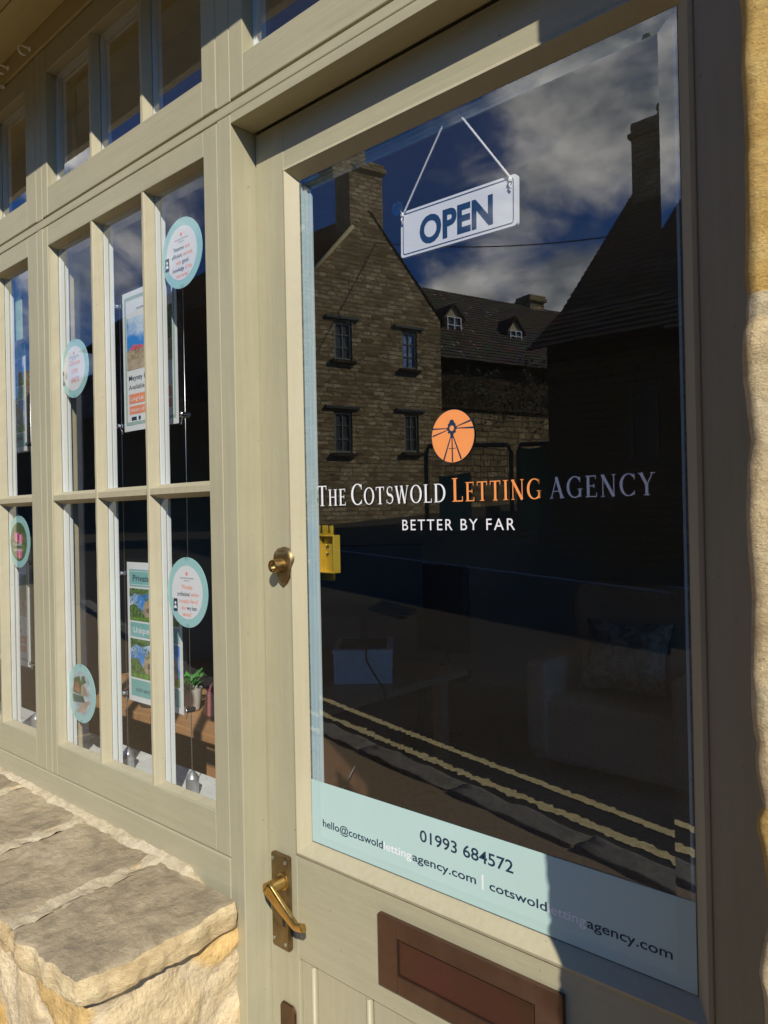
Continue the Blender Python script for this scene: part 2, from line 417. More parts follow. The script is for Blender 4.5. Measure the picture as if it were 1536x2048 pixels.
def rubble(name, cols, mortar, bw=.42, bh=.16, warp=.022, bstr=.9, nsc=3.2, dist=.03):
    """coursed rubble for the far walls: brick pattern on the wall's own x (along) and z (up)"""
    m = Mat(name, cols[0], .9, spec=.2)
    sep = m.N.new('ShaderNodeSeparateXYZ'); m.L.new(m.co, sep.inputs[0])
    cmb = m.N.new('ShaderNodeCombineXYZ')
    sm = m.N.new('ShaderNodeMath'); sm.operation = 'ADD'; m.L.new(sep.outputs[0], sm.inputs[0]); m.L.new(sep.outputs[1], sm.inputs[1])
    m.L.new(sm.outputs[0], cmb.inputs[0]); m.L.new(sep.outputs[2], cmb.inputs[1])
    nz = m.N.new('ShaderNodeTexNoise'); nz.inputs['Scale'].default_value = nsc; nz.inputs['Detail'].default_value = 3; m.L.new(m.co, nz.inputs[0])
    s1 = m.N.new('ShaderNodeVectorMath'); s1.operation = 'SUBTRACT'; s1.inputs[1].default_value = (.5, .5, .5); m.L.new(nz.outputs['Color'], s1.inputs[0])
    s2 = m.N.new('ShaderNodeVectorMath'); s2.operation = 'SCALE'; s2.inputs['Scale'].default_value = warp*4; m.L.new(s1.outputs[0], s2.inputs[0])
    ad = m.N.new('ShaderNodeVectorMath'); ad.operation = 'ADD'; m.L.new(cmb.outputs[0], ad.inputs[0]); m.L.new(s2.outputs[0], ad.inputs[1])
    br = m.N.new('ShaderNodeTexBrick'); m.L.new(ad.outputs[0], br.inputs[0]); br.offset = .43; br.squash = 1.35; br.squash_frequency = 3
    for k, vv in (('Scale', 1.), ('Mortar Size', .018), ('Mortar Smooth', .6), ('Bias', 0.), ('Brick Width', bw), ('Row Height', bh)): br.inputs[k].default_value = vv
    br.inputs['Color1'].default_value = (0, 0, 0, 1); br.inputs['Color2'].default_value = (1, 1, 1, 1); br.inputs['Mortar'].default_value = (.5, .5, .5, 1)
    stone = m.ramp(br.outputs['Color'], [(i/(len(cols)-1), x) for i, x in enumerate(cols)])
    c = m.mix(br.outputs['Fac'], stone, mortar)
    c = m.mix(.55, c, m.ramp(m.voronoi(5.5, m.mapping((1, 1, 1.8)), 'F1', 1., 'Color'), [(.2, (.45, .42, .38)), (.5, (.95, .93, .9)), (.8, (1.25, 1.2, 1.1))]), 'MULTIPLY')
    blot = m.noise(.9, 6, .6)
    c = m.mix(m.rng(blot, .35, .65, 0, .55), c, tuple(x*.55 for x in cols[0]))
    c = m.mix(.5, c, m.ramp(m.noise(11, 5, .7), [(.3, (.5, .5, .48)), (.6, (1, 1, 1))]), 'MULTIPLY')
    m.color(c)
    inv = m.rng(br.outputs['Fac'], 0, 1, 1, 0)
    m.bump(inv, bstr, dist); m.bump(m.noise(14, 5, .7), .8, dist*.6)
    return m.m


def slates(name, c0, c1, rows=.2, w=.28):
    m = Mat(name, c0, .85, spec=.2)
    n = m.noise(5, 4, .7); v = m.voronoi(3.6, m.mapping((1, 1, 1)), 'F1', 1., 'Color')
    c = m.mix(m.rng(n, .3, .7, 0, 1), c0, c1)
    c = m.mix(.5, c, v, 'MULTIPLY'); c = m.mix(m.rng(m.noise(1.3, 5, .7), .55, .75, 0, .6), c, (.16, .15, .11))
    m.color(c); m.bump(m.noise(9, 5, .7), .9, .05); return m.m


PALEST = limestone('pale_limestone', [(.56, .39, .19), (.86, .65, .36), (.98, .81, .50)], 9, .8, fine=.0035)
ORST = limestone('golden_ironstone', [(.62, .36, .10), (.90, .57, .18), (.99, .72, .28)], 12, .8, fine=.0035, seed=3.1)
WHST = limestone('whitish_stone', [(.68, .52, .30), (.86, .70, .44), (.96, .82, .56)], 10, .8, seed=5)
SLAB = limestone('grey_brown_slab', [(.25, .205, .14), (.42, .335, .215), (.56, .455, .30)], 5, .9, 1.2, .003, seed=8)
MORT = limestone('sandy_mortar', [(.52, .42, .27), (.66, .55, .37), (.76, .66, .48)], 16, .9, .8, .002, seed=2)
RUB = Mat('rubble_wall_stone', (.5, .4, .3), .9, spec=.25)
at_ = RUB.N.new('ShaderNodeAttribute'); at_.attribute_name = 'stone'
RUB.color(RUB.mix(.6, at_.outputs['Color'], RUB.ramp(RUB.noise(75, 6, .75), [(.3, (.50, .46, .42)), (.52, (.95, .94, .92)), (.75, (1.15, 1.12, 1.08))]), 'MULTIPLY'))
RUB.bump(RUB.noise(22, 8, .7), .9, .012); RUB.bump(RUB.noise(150, 4, .7), .7, .003); RUB = RUB.m
GABLE = rubble('gable_rubble_stone', [(.32, .22, .10), (.52, .39, .20), (.66, .52, .30), (.80, .67, .43)], (.42, .33, .19), .25, .11, warp=.02, nsc=7.5, bstr=1.)
GWALL = rubble('garden_rubble_stone', [(.28, .20, .09), (.46, .34, .17), (.64, .50, .27)], (.12, .09, .05), .30, .17, .05)
SHADEW = rubble('shade_dark_rubble_stone', [(.06, .04, .02), (.09, .06, .035), (.12, .085, .05)], (.06, .045, .03), .34, .14)  # stone colour darkened to carry the shade on the far walls
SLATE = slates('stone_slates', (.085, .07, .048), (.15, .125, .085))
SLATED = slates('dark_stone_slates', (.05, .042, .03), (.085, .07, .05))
ASPH = Mat('asphalt', (.05, .05, .052), .9, spec=.12)
ASPH.color(ASPH.mix(ASPH.rng(ASPH.noise(.35, 5, .6), .4, .62, 0, 1), ASPH.ramp(ASPH.noise(70, 5, .85), [(.38, (.020, .017, .013)), (.66, (.088, .072, .052))]), ASPH.ramp(ASPH.noise(60, 5, .85), [(.38, (.038, .032, .024)), (.66, (.125, .104, .076))])))
ASPH.bump(ASPH.noise(70, 4, .8), .7, .01); ASPH = ASPH.m
PAVE = Mat('pavement_tarmac', (.07, .066, .06), .9, spec=.25)
PAVE.color(PAVE.ramp(PAVE.noise(60, 5, .8), [(.35, (.19, .14, .08)), (.65, (.34, .25, .145))])); PAVE.bump(PAVE.noise(60, 4, .8), .6, .01); PAVE = PAVE.m
KERB = limestone('kerb_stone', [(.16, .145, .12), (.26, .235, .19), (.34, .31, .25)], 4, .9, 1., .006)
YELL = Mat('worn_yellow_paint', (.55, .42, .10), .8)
YELL.color(YELL.ramp(YELL.noise(30, 5, .7), [(.3, (.50, .40, .17)), (.6, (.82, .68, .34))])); YELL.bump(YELL.noise(80, 3), .5, .006); YELL = YELL.m
LINEW = plain('worn_white_paint', (.45, .45, .42), .8, var=.25)
IRON = plain('dark_painted_iron', (.03, .035, .035), .5); GREENS = plain('green_debris_sheet', (.01, .13, .085), .8, var=.25, scale=4)
WINFR = plain('grey_window_frame', (.17, .20, .16), .6); PANED = plain('dark_house_pane', (.07, .085, .09), .3, var=.6, scale=3); PANEB = plain('blue_lit_curtain_pane', (.25, .38, .70), .35, var=.6, scale=9)  # blue light on the curtain is put into its pane colour
PANEK = plain('unlit_pane', (.012, .012, .012), .6)
CREAM = plain('cream_render', (.55, .46, .25), .85, var=.15, scale=5)

# ---------------------------------------------------------------- ground, road, pavement
KD = Vector((1, .235, 0)).normalized(); K0 = Vector((-1.585, -2.33, 0))


def gz(x, y):
    t = -.6*x-.8*y-6.2
    return .115*math.log1p(math.exp(min(t*1.6, 60)))/1.6 if t < 35 else 3.5


def kerb_y(x): return K0.y+(x-K0.x)*.235


def sheet(name, x0, x1, dx, yf0, yf1, ny, dz, mat, kind='structure', edge=None):
    bm = bmesh.new(); nx = int(round((x1-x0)/dx)); g = []
    for i in range(nx+1):
        x = x0+(x1-x0)*i/nx; row = []
        a, b = yf0(x), yf1(x)
        for j in range(ny+1):
            y = a+(b-a)*j/ny; row.append(bm.verts.new((x, y, gz(x, y)+dz)))
        g.append(row)
    for i in range(nx):
        for j in range(ny): f = bm.faces.new((g[i][j], g[i+1][j], g[i+1][j+1], g[i][j+1])); f.smooth = True
    o = obj(name, bm, mat, fix=False); o['kind'] = kind; return o


sheet('ground', -400, 400, 8, lambda x: -400, lambda x: 60, 60, -.35, PAVE)
sheet('road', -60, 14, .5, lambda x: kerb_y(x)-30, lambda x: kerb_y(x)+.2, 90, 0.0, ASPH)
sheet('pavement', -12, 6, .25, lambda x: kerb_y(x)+.225, lambda x: max(kerb_y(x)+.4, -.02), 14, .075, PAVE)
# near kerb stones
for i in range(13):
    s0 = -8.6+i*.86; c = K0+KD*(s0+.42); bm = bmesh.new(); rnd = random.Random(i)
    t = bmesh.new(); bmesh.ops.create_cube(t, size=1); bmesh.ops.scale(t, vec=(.84, .15, .22), verts=t.verts)
    bmesh.ops.subdivide_edges(t, edges=t.edges[:], cuts=7, use_grid_fill=True)
    for v in t.verts:
        n = noise.noise_vector(v.co*5+Vector((i*7, 0, 0)))*.012+noise.noise_vector(v.co*16+Vector((i*7, 3, 0)))*.008; v.co += n
        if v.co.z > 0: v.co.z -= .012*abs(math.sin(v.co.x*9+i))
    for f in t.faces: f.smooth = True
    join(bm, t)
    o = obj('kerb_stone', bm, KERB); o.location = (c.x, c.y+.165, gz(c.x, c.y)-.012); o.rotation_euler = (0, -.0, math.atan2(KD.y, KD.x)+rnd.uniform(-.012, .012))
    o.rotation_euler.y = -math.atan2(gz(c.x+.4, c.y+.09)-gz(c.x-.4, c.y-.09), .82)
    tag(o, 'rough grey kerb stone in the row beside the double yellow lines', 'kerb stone', 'kerb stones along the near side of the road')


def line(name, offs, w, mat, x0=-14, x1=2.5, dz=.004, ragged=.018, slope=.235, lab=None):
    bm = bmesh.new(); n = 700; prev = None
    for i in range(n+1):
        x = x0+(x1-x0)*i/n; yc = K0.y+(x-K0.x)*slope+offs
        a = yc-w/2+ragged*noise.noise(Vector((x*9, offs*20, 0)))*.5+ragged*.9*noise.noise(Vector((x*31, offs*20, 3)))
        b = yc+w/2+ragged*noise.noise(Vector((x*9, offs*20, 9)))*.5+ragged*.9*noise.noise(Vector((x*31, offs*20, 7)))
        cur = (bm.verts.new((x, a, gz(x, a)+dz)), bm.verts.new((x, b, gz(x, b)+dz)))
        if prev: bm.faces.new((prev[0], cur[0], cur[1], prev[1]))
        prev = cur
    o = obj(name, bm, mat, fix=False); o['kind'] = 'structure'
line('road_marking', -.17, .068, YELL, x0=-5.3, ragged=.034); line('road_marking', -.405, .062, YELL, x0=-5.3, ragged=.026)
line('road_marking', -6.9, .10, LINEW, -14, 1, slope=.02)

# manhole patch on the road
bm = bmesh.new(); G = [[bm.verts.new((-6.9+.15*i+.04*j, -6.75+.12*j+.035*i, gz(-6.9+.15*i+.04*j, -6.75+.12*j+.035*i)+.006)) for j in range(5)] for i in range(6)]
for i in range(5):
    for j in range(4): bm.faces.new((G[i][j], G[i+1][j], G[i+1][j+1], G[i][j+1]))
bmesh.ops.solidify(bm, geom=bm.faces[:], thickness=.004); o = obj('manhole_cover', bm, IRON)
tag(o, 'dark iron manhole cover set in the sunlit road', 'manhole cover')

# ---------------------------------------------------------------- shop building and front
shop = thing('shop_building', 'sage painted timber shop front with small paned windows left of the door', 'shop', (-1.0, 0, 0))
XW = [(-1.66, -1.069), (-2.355, -1.764)]          # window openings
ZB, ZT, ZG0, ZG1 = 1.056, 2.161, 1.594, 1.609
BV = .0016
# uprights (full height posts)
def one(name, m, x0, x1, y0, y1, z0, z1, bev=BV, parent=None):
    b = bmesh.new(); add_box(b, x0, x1, y0, y1, z0, z1, bev)
    return obj(name, b, m, parent) if parent.parent else part(name, b, m, parent)
for x0, x1, z0, z1 in [(-1.0295, -.993, .10, 2.2055), (-1.7125, -1.6845, .9885, 2.2055), (-2.412, -2.377, .9885, 2.2055), (-.18, -.10, .1, 2.1895)]: one('post', P_V, x0, x1, 0, .12 if x0 > -1.2 else .045, z0, z1, parent=shop)
for x0, x1 in [(-1.0295, -.993), (-1.7125, -1.6845), (-2.412, -2.377)]: one('post', P_V, x0, x1, 0.0005, .05, 2.2262, 2.600, parent=shop)
one('transom', P_H, -2.6, -.10, .0003, .12, 2.2067, 2.2238, parent=shop)
one('lintel', P_H, -.9922, -.10, 0.0005, .048, 2.190, 2.2060, .0008, shop)
one('timber_sill', P_H, -2.6, -1.0302, .0, .10, .90, .9870, .0025, shop)
bm = bmesh.new(); add_box(bm, -3.2, .6, -.004, .12, 2.602, 2.70, .002); part('head_beam', bm, P_SOF, shop)
one('soffit', P_SOF, -3.2, .6, -.180, -.0835, 2.6485, 2.664, .001, shop); one('soffit', P_SOF, -3.2, .6, -.0815, -.005, 2.6485, 2.664, .001, shop)
one('fascia', plain('pale_grey_fascia', (.86, .86, .84), .4), -3.2, .6, -.199, -.181, 2.556, 2.80, .002, shop)
bm = bmesh.new(); add_tube(bm, [(-3.2, -.252, 2.72), (.6, -.252, 2.72)], .050, 20); part('gutter', bm, plain('grey_gutter', (.42, .45, .48), .35), shop)
one('threshold', DARK, -.993, .05, .052, .06, 0.0, .1, 0, shop); one('backing_board', DARK, -2.41, -1.03, .0235, .03, .93, .99, 0, shop)
for hx, hz in ((-1.72, 2.61), (-1.84, 2.616), (-1.87, 2.583)):
    bm = bmesh.new(); pts = [(hx, .0, hz+.012), (hx, -.012, hz+.012)]+[(hx, -.020-.010*math.sin(a), hz+.002+.010*math.cos(a)) for a in [R(q) for q in range(0, 230, 25)]]
    add_tube(bm, pts, .0022, 8); add_lathe(bm, [(.0055, 0), (.0055, .002)], (hx, -.004, hz+.012), (0, -1, 0), 12); part('cup_hook', bm, VWHITE, shop)

# timber fillets where the post joints have opened
def window_unit(X0, X1, idx):
    SL, SR = (X0-.0235, X1+.0385) if idx == 0 else (X0-.0235, X1+.0505)
    w = bpy.data.objects.new('window', None); sc.collection.objects.link(w); w.parent = shop; w.matrix_parent_inverse = Matrix.Translation(-Vector(shop.location))
    one('stile', P_V, SL, X0, .0003, .06, .989, 2.2045, parent=w); one('stile', P_V, X1, SR, .0003, .06, .989, 2.2045, parent=w)
    one('rail', P_H, X0, X1, .0006, .0215, .989, ZB, parent=w); one('rail', P_H, X0, X1, .0006, .06, ZT, 2.2045, parent=w)
    # putty chamfers all round each light: front lip to the glass
    xs = [X0, X0+(X1-X0)/3, X0+2*(X1-X0)/3, X1]; bars = xs[1:3]
    lights = []
    cells = [(xs[i]+(.0045 if i else 0), xs[i+1]-(.0045 if i < 2 else 0)) for i in range(3)]
    rows = [(ZB, ZG0), (ZG1, ZT)]
    for bx in bars:
        b = bmesh.new(); n = 60
        zz = [ZB+(ZT-ZB)*k/n for k in range(n+1)]
        prof = [(-.0105, .021), (-.0042, .0035), (-.0030, .0012), (.0030, .0012), (.0042, .0035), (.0105, .021)]
        rg = []
        for k, z in enumerate(zz):
            rg.append([b.verts.new((bx+px+.0006*noise.noise(Vector((z*35, px*300, bx*9))), py+.0005*noise.noise(Vector((z*60, px*300, bx*5))), z)) for px, py in prof])
        for k in range(n):
            for q in range(5): f = b.faces.new((rg[k][q], rg[k][q+1], rg[k+1][q+1], rg[k+1][q]))
        obj('glazing_bar', b, PUT, w)
        b = bmesh.new(); add_box(b, bx-.0110, bx+.0110, .0225, .033, ZB-.015, ZT, .0012); add_box(b, bx-.0070, bx+.0070, .033, .046, ZB-.015, ZT, .0015); obj('inner_bar', b, WHITE, w)
    b = bmesh.new()
    for k in range(3):
        x0, x1 = cells[k]
        x0 += .001; x1 -= .001
        m = (ZG0+ZG1)/2
        ext = [(x0, .0022, ZG0), (x0, .0022, ZG1), (x1, .0022, ZG1), (x1, .0022, ZG0)]
        add_poly(b, [(x0, .0022, ZG0+.002), (x0, .0022, ZG1-.002), (x1, .0022, ZG1-.002), (x1, .0022, ZG0+.002)])
        add_poly(b, [(x0, .0022, ZG0+.002), (x1, .0022, ZG0+.002), (x1, .021, ZG0-.006), (x0, .021, ZG0-.006)])
        add_poly(b, [(x0, .0022, ZG1-.002), (x1, .0022, ZG1-.002), (x1, .021, ZG1+.006), (x0, .021, ZG1+.006)])
    obj('cross_bar', b, PUT, w)
    b = bmesh.new()
    add_box(b, X0, X1, .0225, .05, ZG0-.004, ZG1+.004, .0015); obj('inner_cross_bar', b, WHITE, w)
    # putty on the frame edge
    b = bmesh.new(); c = .005
    n = 40
    def strip(p0, p1, q0, q1):
        prev = None
        for k in range(n+1):
            t = k/n; a = Vector(p0).lerp(Vector(p1), t); d = Vector(q0).lerp(Vector(q1), t)
            d += Vector((.0012, 0, .0012))*noise.noise(d*40)
            cur = (b.verts.new(a), b.verts.new(d))
            if prev: b.faces.new((prev[0], cur[0], cur[1], prev[1]))
            prev = cur
    strip((X0, .004, ZB), (X0, .004, ZT), (X0+c, .021, ZB), (X0+c, .021, ZT)); strip((X1, .004, ZB), (X1, .004, ZT), (X1-c, .021, ZB), (X1-c, .021, ZT))
    strip((X0, .004, ZB), (X1, .004, ZB), (X0, .021, ZB+c), (X1, .021, ZB+c)); strip((X0, .004, ZT), (X1, .004, ZT), (X0, .021, ZT-c), (X1, .021, ZT-c))
    obj('putty', b, PUT, w)
    # white inner lining
    b = bmesh.new()
    for a0, a1 in ((X0+.001, X0+.007), (X1-.007, X1-.001)):
        add_box(b, a0, a1, .0225, .044, ZB-.02, ZT, .0012)
    add_box(b, X0+.0072, X0+.0105, .0225, .033, ZB-.02, ZT, .0008)
    add_box(b, X0, X1, .0228, .034, ZB-.05, ZB-.014, .001); add_box(b, X0, X1, .0228, .040, ZB-.05, ZB-.026, .001); add_box(b, X0, X1, .0225, .062, ZT-.0035, ZT+.01, .001)
    obj('inner_lining', b, WHITE, w)
    for k in range(3):
        for z0, z1 in rows:
            b = bmesh.new(); rr = random.Random(k*7+int(z0*10)+idx)
            x0, x1 = xs[k], xs[k+1]; t1, t2 = rr.uniform(-.0006, .0006), rr.uniform(-.0006, .0006)
            add_poly(b, [(x0, .0215-t1, z0-.003), (x1, .0215+t1, z0-.003), (x1, .0215+t1+t2, z1+.003), (x0, .0215-t1+t2, z1+.003)])
            obj('pane', b, GLASSW, w, fix=False)
    return w
for i_, (a_, b_) in enumerate(XW): window_unit(a_, b_, i_)

# top lights
def top_light(X0, X1, SL, SR, nb, zt=2.546):
    w = bpy.data.objects.new('top_light', None); sc.collection.objects.link(w); w.parent = shop; w.matrix_parent_inverse = Matrix.Translation(-Vector(shop.location))
    z0 = 2.2905
    one('stile', P_V, SL, X0, .0004, .06, 2.2285, 2.5985, parent=w); one('stile', P_V, X1, SR, .0004, .06, 2.2285, 2.5985, parent=w)
    one('rail', P_H, X0, X1, .0008, .06, 2.2285, z0, parent=w); one('rail', P_H, X0, X1, .0008, .06, zt, 2.5985, parent=w)
    for k in range(1, nb+1):
        bx = X0+(X1-X0)*k/(nb+1)
        b = bmesh.new(); n = 24; rg = []
        for q in range(n+1):
            z = z0+(zt-z0)*q/n
            rg.append([b.verts.new((bx+px+.0007*noise.noise(Vector((z*45, px*300, bx*9))), py, z)) for px, py in [(-.0105, .0205), (-.0040, .003), (.0040, .003), (.0105, .0205)]])
        for q in range(n):
            for j in range(3): b.faces.new((rg[q][j], rg[q][j+1], rg[q+1][j+1], rg[q+1][j]))
        obj('glazing_bar', b, PUT, w)
        b = bmesh.new(); add_box(b, bx-.011, bx+.011, .0225, .034, z0-.01, zt, .0012); add_box(b, bx-.007, bx+.007, .034, .046, z0-.01, zt, .0015); obj('inner_bar', b, WHITE, w)
    b = bmesh.new(); add_box(b, X0, X0+.006, .0225, .046, z0-.01, zt, .001); add_box(b, X0+.0062, X0+.010, .0225, .034, z0-.01, zt, .001); add_box(b, X0, X1, .0225, .046, zt-.006, zt+.01, .001); obj('inner_lining', b, WHITE, w)
    for k in range(nb+1):
        b = bmesh.new(); x0 = X0+(X1-X0)*k/(nb+1); x1 = X0+(X1-X0)*(k+1)/(nb+1)
        add_poly(b, [(x0, .021, z0-.002), (x1, .021, z0-.002), (x1, .021, zt+.002), (x0, .021, zt+.002)]); obj('pane', b, GLASSW, w, fix=False)
top_light(-1.657, -1.070, -1.6835, -1.0305, 2); top_light(-2.350, -1.765, -2.376, -1.7135, 2); top_light(-.958, -.30, -.992, -.24, 2)

# walls of the room behind, outer masonry
bm = bmesh.new(); add_box(bm, -6.5, -2.6, .0, .3, 0, 2.60); add_box(bm, -6.5, -2.4, .0, .3, .1, .88)
part('side_wall', bm, PALEST, shop)
bm = bmesh.new(); add_box(bm, -6.5, 1.2, .02, .12, 2.701, 5.2); part('upper_wall', bm, PALEST, shop)
bm = bmesh.new(); t = add_prism(bm, [(-6.6, -.25, 2.74), (-6.6, .015, 2.98), (-6.6, .015, 2.72)], (7.3, 0, 0)); part('canopy_roof', bm, SLATE, shop)
INW = plain('interior_wall_paint', (.62, .58, .50), .9, var=.05, scale=2)
bm = bmesh.new(); add_box(bm, -6.5, 1.2, 4.6, 4.75, 0, 5.2); add_box(bm, -6.5, -6.35, .3, 4.6, 0, 2.85); add_box(bm, 1.05, 1.2, .12, 1.6, 0, 2.85); add_box(bm, 1.05, 1.2, 3.2, 4.6, 0, 2.85); add_box(bm, 1.05, 1.2, 1.6, 3.2, 0, .9); add_box(bm, 1.05, 1.2, 1.6, 3.2, 2.3, 2.85); add_box(bm, -.10, 1.05, .062, .12, 0, 2.60); part('interior_wall', bm, INW, shop)  # opening in the right wall is added, unseen, to let skylight lift the room
bm = bmesh.new(); add_box(bm, -6.5, 1.2, .12, 4.6, 2.72, 2.84); part('ceiling', bm, plain('ceiling_paint', (.6, .58, .52), .9), shop)
bm = bmesh.new(); add_box(bm, -6.5, 1.2, .07, 4.6, -.02, .09); part('interior_floor', bm, FLOORC, shop)
bm = bmesh.new(); add_box(bm, -2.41, -1.02, .165, .185, .1, 1.0); part('stub_wall', bm, INW, shop)
bm = bmesh.new(); add_box(bm, -2.36, -1.04, .042, .165, 1.0, 1.016, .002); part('window_board', bm, WHITE, shop)
bm = bmesh.new(); add_box(bm, -1.80, -1.7575, .119, .1225, 1.017, 2.6, .0005); part('inner_post', bm, plain('grey_white_post', (.66, .68, .68), .5), shop)
bm = bmesh.new(); add_box(bm, -2.60, -2.41, .064, .12, .1, 2.6); part('window_reveal', bm, plain('cream_reveal', (.55, .52, .42), .7), shop)

# ---------------------------------------------------------------- the door
door = thing('shop_door', 'sage painted half glazed door with brass lever and bronze letter plate', 'door', (-.99, .05, 0))
DX0, DX1, YD = -.9905, -.182, .05
GX0, GX1, GZ0, GZ1 = -.9, -.2965, 1.0305, 2.0875; BD = .0215
one('stile', P_V, DX0, GX0-BD, YD, YD+.045, .12, 2.187, .001, door); one('stile', P_V, GX1+BD, DX1, YD, YD+.045, .12, 2.187, .001, door)
one('rail', P_H, GX0-BD, GX1+BD, YD+.0003, YD+.045, GZ1+BD, 2.187, .0008, door); one('rail', P_H, GX0-BD, GX1+BD, YD+.0003, YD+.045, .842, GZ0-BD, .0006, door); one('rail', P_H, GX0-BD, GX1+BD, YD+.0003, YD+.045, .12, .32, .001, door)
# lower boards with beads
bm = bmesh.new(); n = 5; xa, xb = GX0-BD, GX1+BD; px = [xa, -.885, -.765, -.645, -.525, -.405, xb]
for k in range(len(px)-1):
    add_box(bm, px[k]+.002, px[k+1]-.002, YD+.004, YD+.03, .32, .8418, .002)
for x in px[1:-1]:
    add_tube(bm, [(x-.006, YD+.004, .33), (x-.006, YD+.004, .838)], .0042, 10); add_box(bm, x-.004, x+.004, YD+.009, YD+.02, .32, .84)
part('panel', bm, P_V, door)
# glazing bead: stepped splay
bm = bmesh.new()
def splay(bm, d0, y0, d1, y1):
    a = [(GX0-d0, y0, GZ0-d0), (GX1+d0, y0, GZ0-d0), (GX1+d0, y0, GZ1+d0), (GX0-d0, y0, GZ1+d0)]
    b = [(GX0-d1, y1, GZ0-d1), (GX1+d1, y1, GZ0-d1), (GX1+d1, y1, GZ1+d1), (GX0-d1, y1, GZ1+d1)]
    for k in range(4):
        j = (k+1) % 4; add_poly(bm, [a[k], a[j], b[j], b[k]])
for seq in [(BD+.0004, YD+.006, BD+.0004, YD-.0018), (BD+.0004, YD-.0018, BD-.0006, YD-.0025), (BD-.0006, YD-.0025, BD-.0045, YD-.0035), (BD-.0045, YD-.0035, BD-.007, YD-.001), (BD-.007, YD-.001, .0, YD+.0155)]: splay(bm, *seq)
part('glazing_bead', bm, PUT, door)
# putty line: dark chipped joint
bm = bmesh.new(); splay(bm, .0005, YD+.0145, -.0022, YD+.0155); part('putty_line', bm, plain('grey_putty', (.13, .14, .12), .8, var=.5, scale=200), door)
# inner side frame (pale blue) seen through the glass
bm = bmesh.new()
for d, ya, yb in ((.001, .0668, .0735), (-.005, .0737, .0785), (-.0105, .0787, .0835)):
    add_box(bm, GX0-.02, GX0-d, ya, yb, GZ0-.01, GZ1+.02, .0008); add_box(bm, GX1+d, GX1+.02, ya, yb, GZ0-.01, GZ1+.02, .0008)
    add_box(bm, GX0-d+.0002, GX1+d-.0002, ya, yb, GZ1+d, GZ1+.02, .0008); add_box(bm, GX0-d+.0002, GX1+d-.0002, ya, yb, GZ0-.02, GZ0-d, .0008)
part('inner_bead', bm, BLUEW, door)
bm = bmesh.new(); add_box(bm, DX0, GX0-.02, YD+.0455, YD+.047, .12, 2.187); part('inner_face', bm, BLUEW, door)
# pane with a bevelled margin
YG = .065; bw = .0215; dh = bw*math.tan(R(2.0))
bm = bmesh.new(); add_poly(bm, [(GX0+bw, YG, GZ0), (GX1-bw, YG, GZ0), (GX1-bw, YG, GZ1-bw*.9), (GX0+bw, YG, GZ1-bw*.9)]); pane = part('pane', bm, GLASS, door, fix=False)
bm = bmesh.new(); zi = GZ1-bw*.9
add_poly(bm, [(GX1-bw, YG, GZ0), (GX1, YG-dh, GZ0), (GX1, YG-dh, GZ1), (GX1-bw, YG, zi)])
add_poly(bm, [(GX0, YG-dh, GZ0), (GX0+bw, YG, GZ0), (GX0+bw, YG, zi), (GX0, YG-dh, GZ1)])
add_poly(bm, [(GX0+bw, YG, zi), (GX1-bw, YG, zi), (GX1, YG-dh, GZ1), (GX0, YG-dh, GZ1)])
part('bevelled_edge', bm, BEVG, pane, fix=False)

# vinyl on the pane
YV = YG-.0011
bm = bmesh.new(); add_box(bm, GX0+.001, GX1-.0005, YV, YV+.0003, GZ0+.0015, 1.1305); part('vinyl_band', bm, BAND, door)
bm = bmesh.new(); add_box(bm, GX0+.022, GX1-.020, YV-.00012, YV-.00002, 1.0305+.014, 1.1295); vb = part('vinyl_panel', bm, plain('pale_turquoise_vinyl_layer', (.49, .665, .635), .42, var=.02, scale=6), door)
YT = YV-.0003
bm = bmesh.new(); text_bm(bm, '01993 684572', -.676, -.5235, 1.0925, .0165, YT, bold=.012)
text_bm(bm, 'hello@cotswold', -.874, -.7465, 1.0615, .0118, YT, bold=.012); text_bm(bm, 'agency.com', -.6905, -.5815, 1.0612, .0118, YT, bold=.012)
text_bm(bm, 'cotswold', -.5605, -.4765, 1.0605, .0118, YT, bold=.012); text_bm(bm, 'agency.com', -.4235, -.3225, 1.0600, .0118, YT, bold=.012)
part('contact_lettering', bm, NAVY, door, fix=False)
bm = bmesh.new(); text_bm(bm, 'letting', -.7450, -.6925, 1.0613, .0118, YT, bold=.012); text_bm(bm, 'letting', -.4750, -.4250, 1.0602, .0118, YT, bold=.012)
add_poly(bm, [(-.5725, YT, 1.057), (-.5698, YT, 1.057), (-.5698, YT, 1.077), (-.5725, YT, 1.077)])
part('pale_lettering', bm, VWHITE, door, fix=False)
bm = bmesh.new()
serif_text(bm, [('THE', 0, True), ('COTSWOLD', 0, True), ('LETTING', 1, True), ('AGENCY', 0, False)], -.871, -.3315, 1.5655, .0315, YT)
part('shop_lettering', bm, [VWHITE, ORANGE], door, fix=False)
bm = bmesh.new(); text_bm(bm, 'BETTER BY FAR', -.6965, -.5105, 1.5275, .0155, YT, bold=.0, sp=1.25); part('slogan_lettering', bm, VWHITE, door, fix=False)
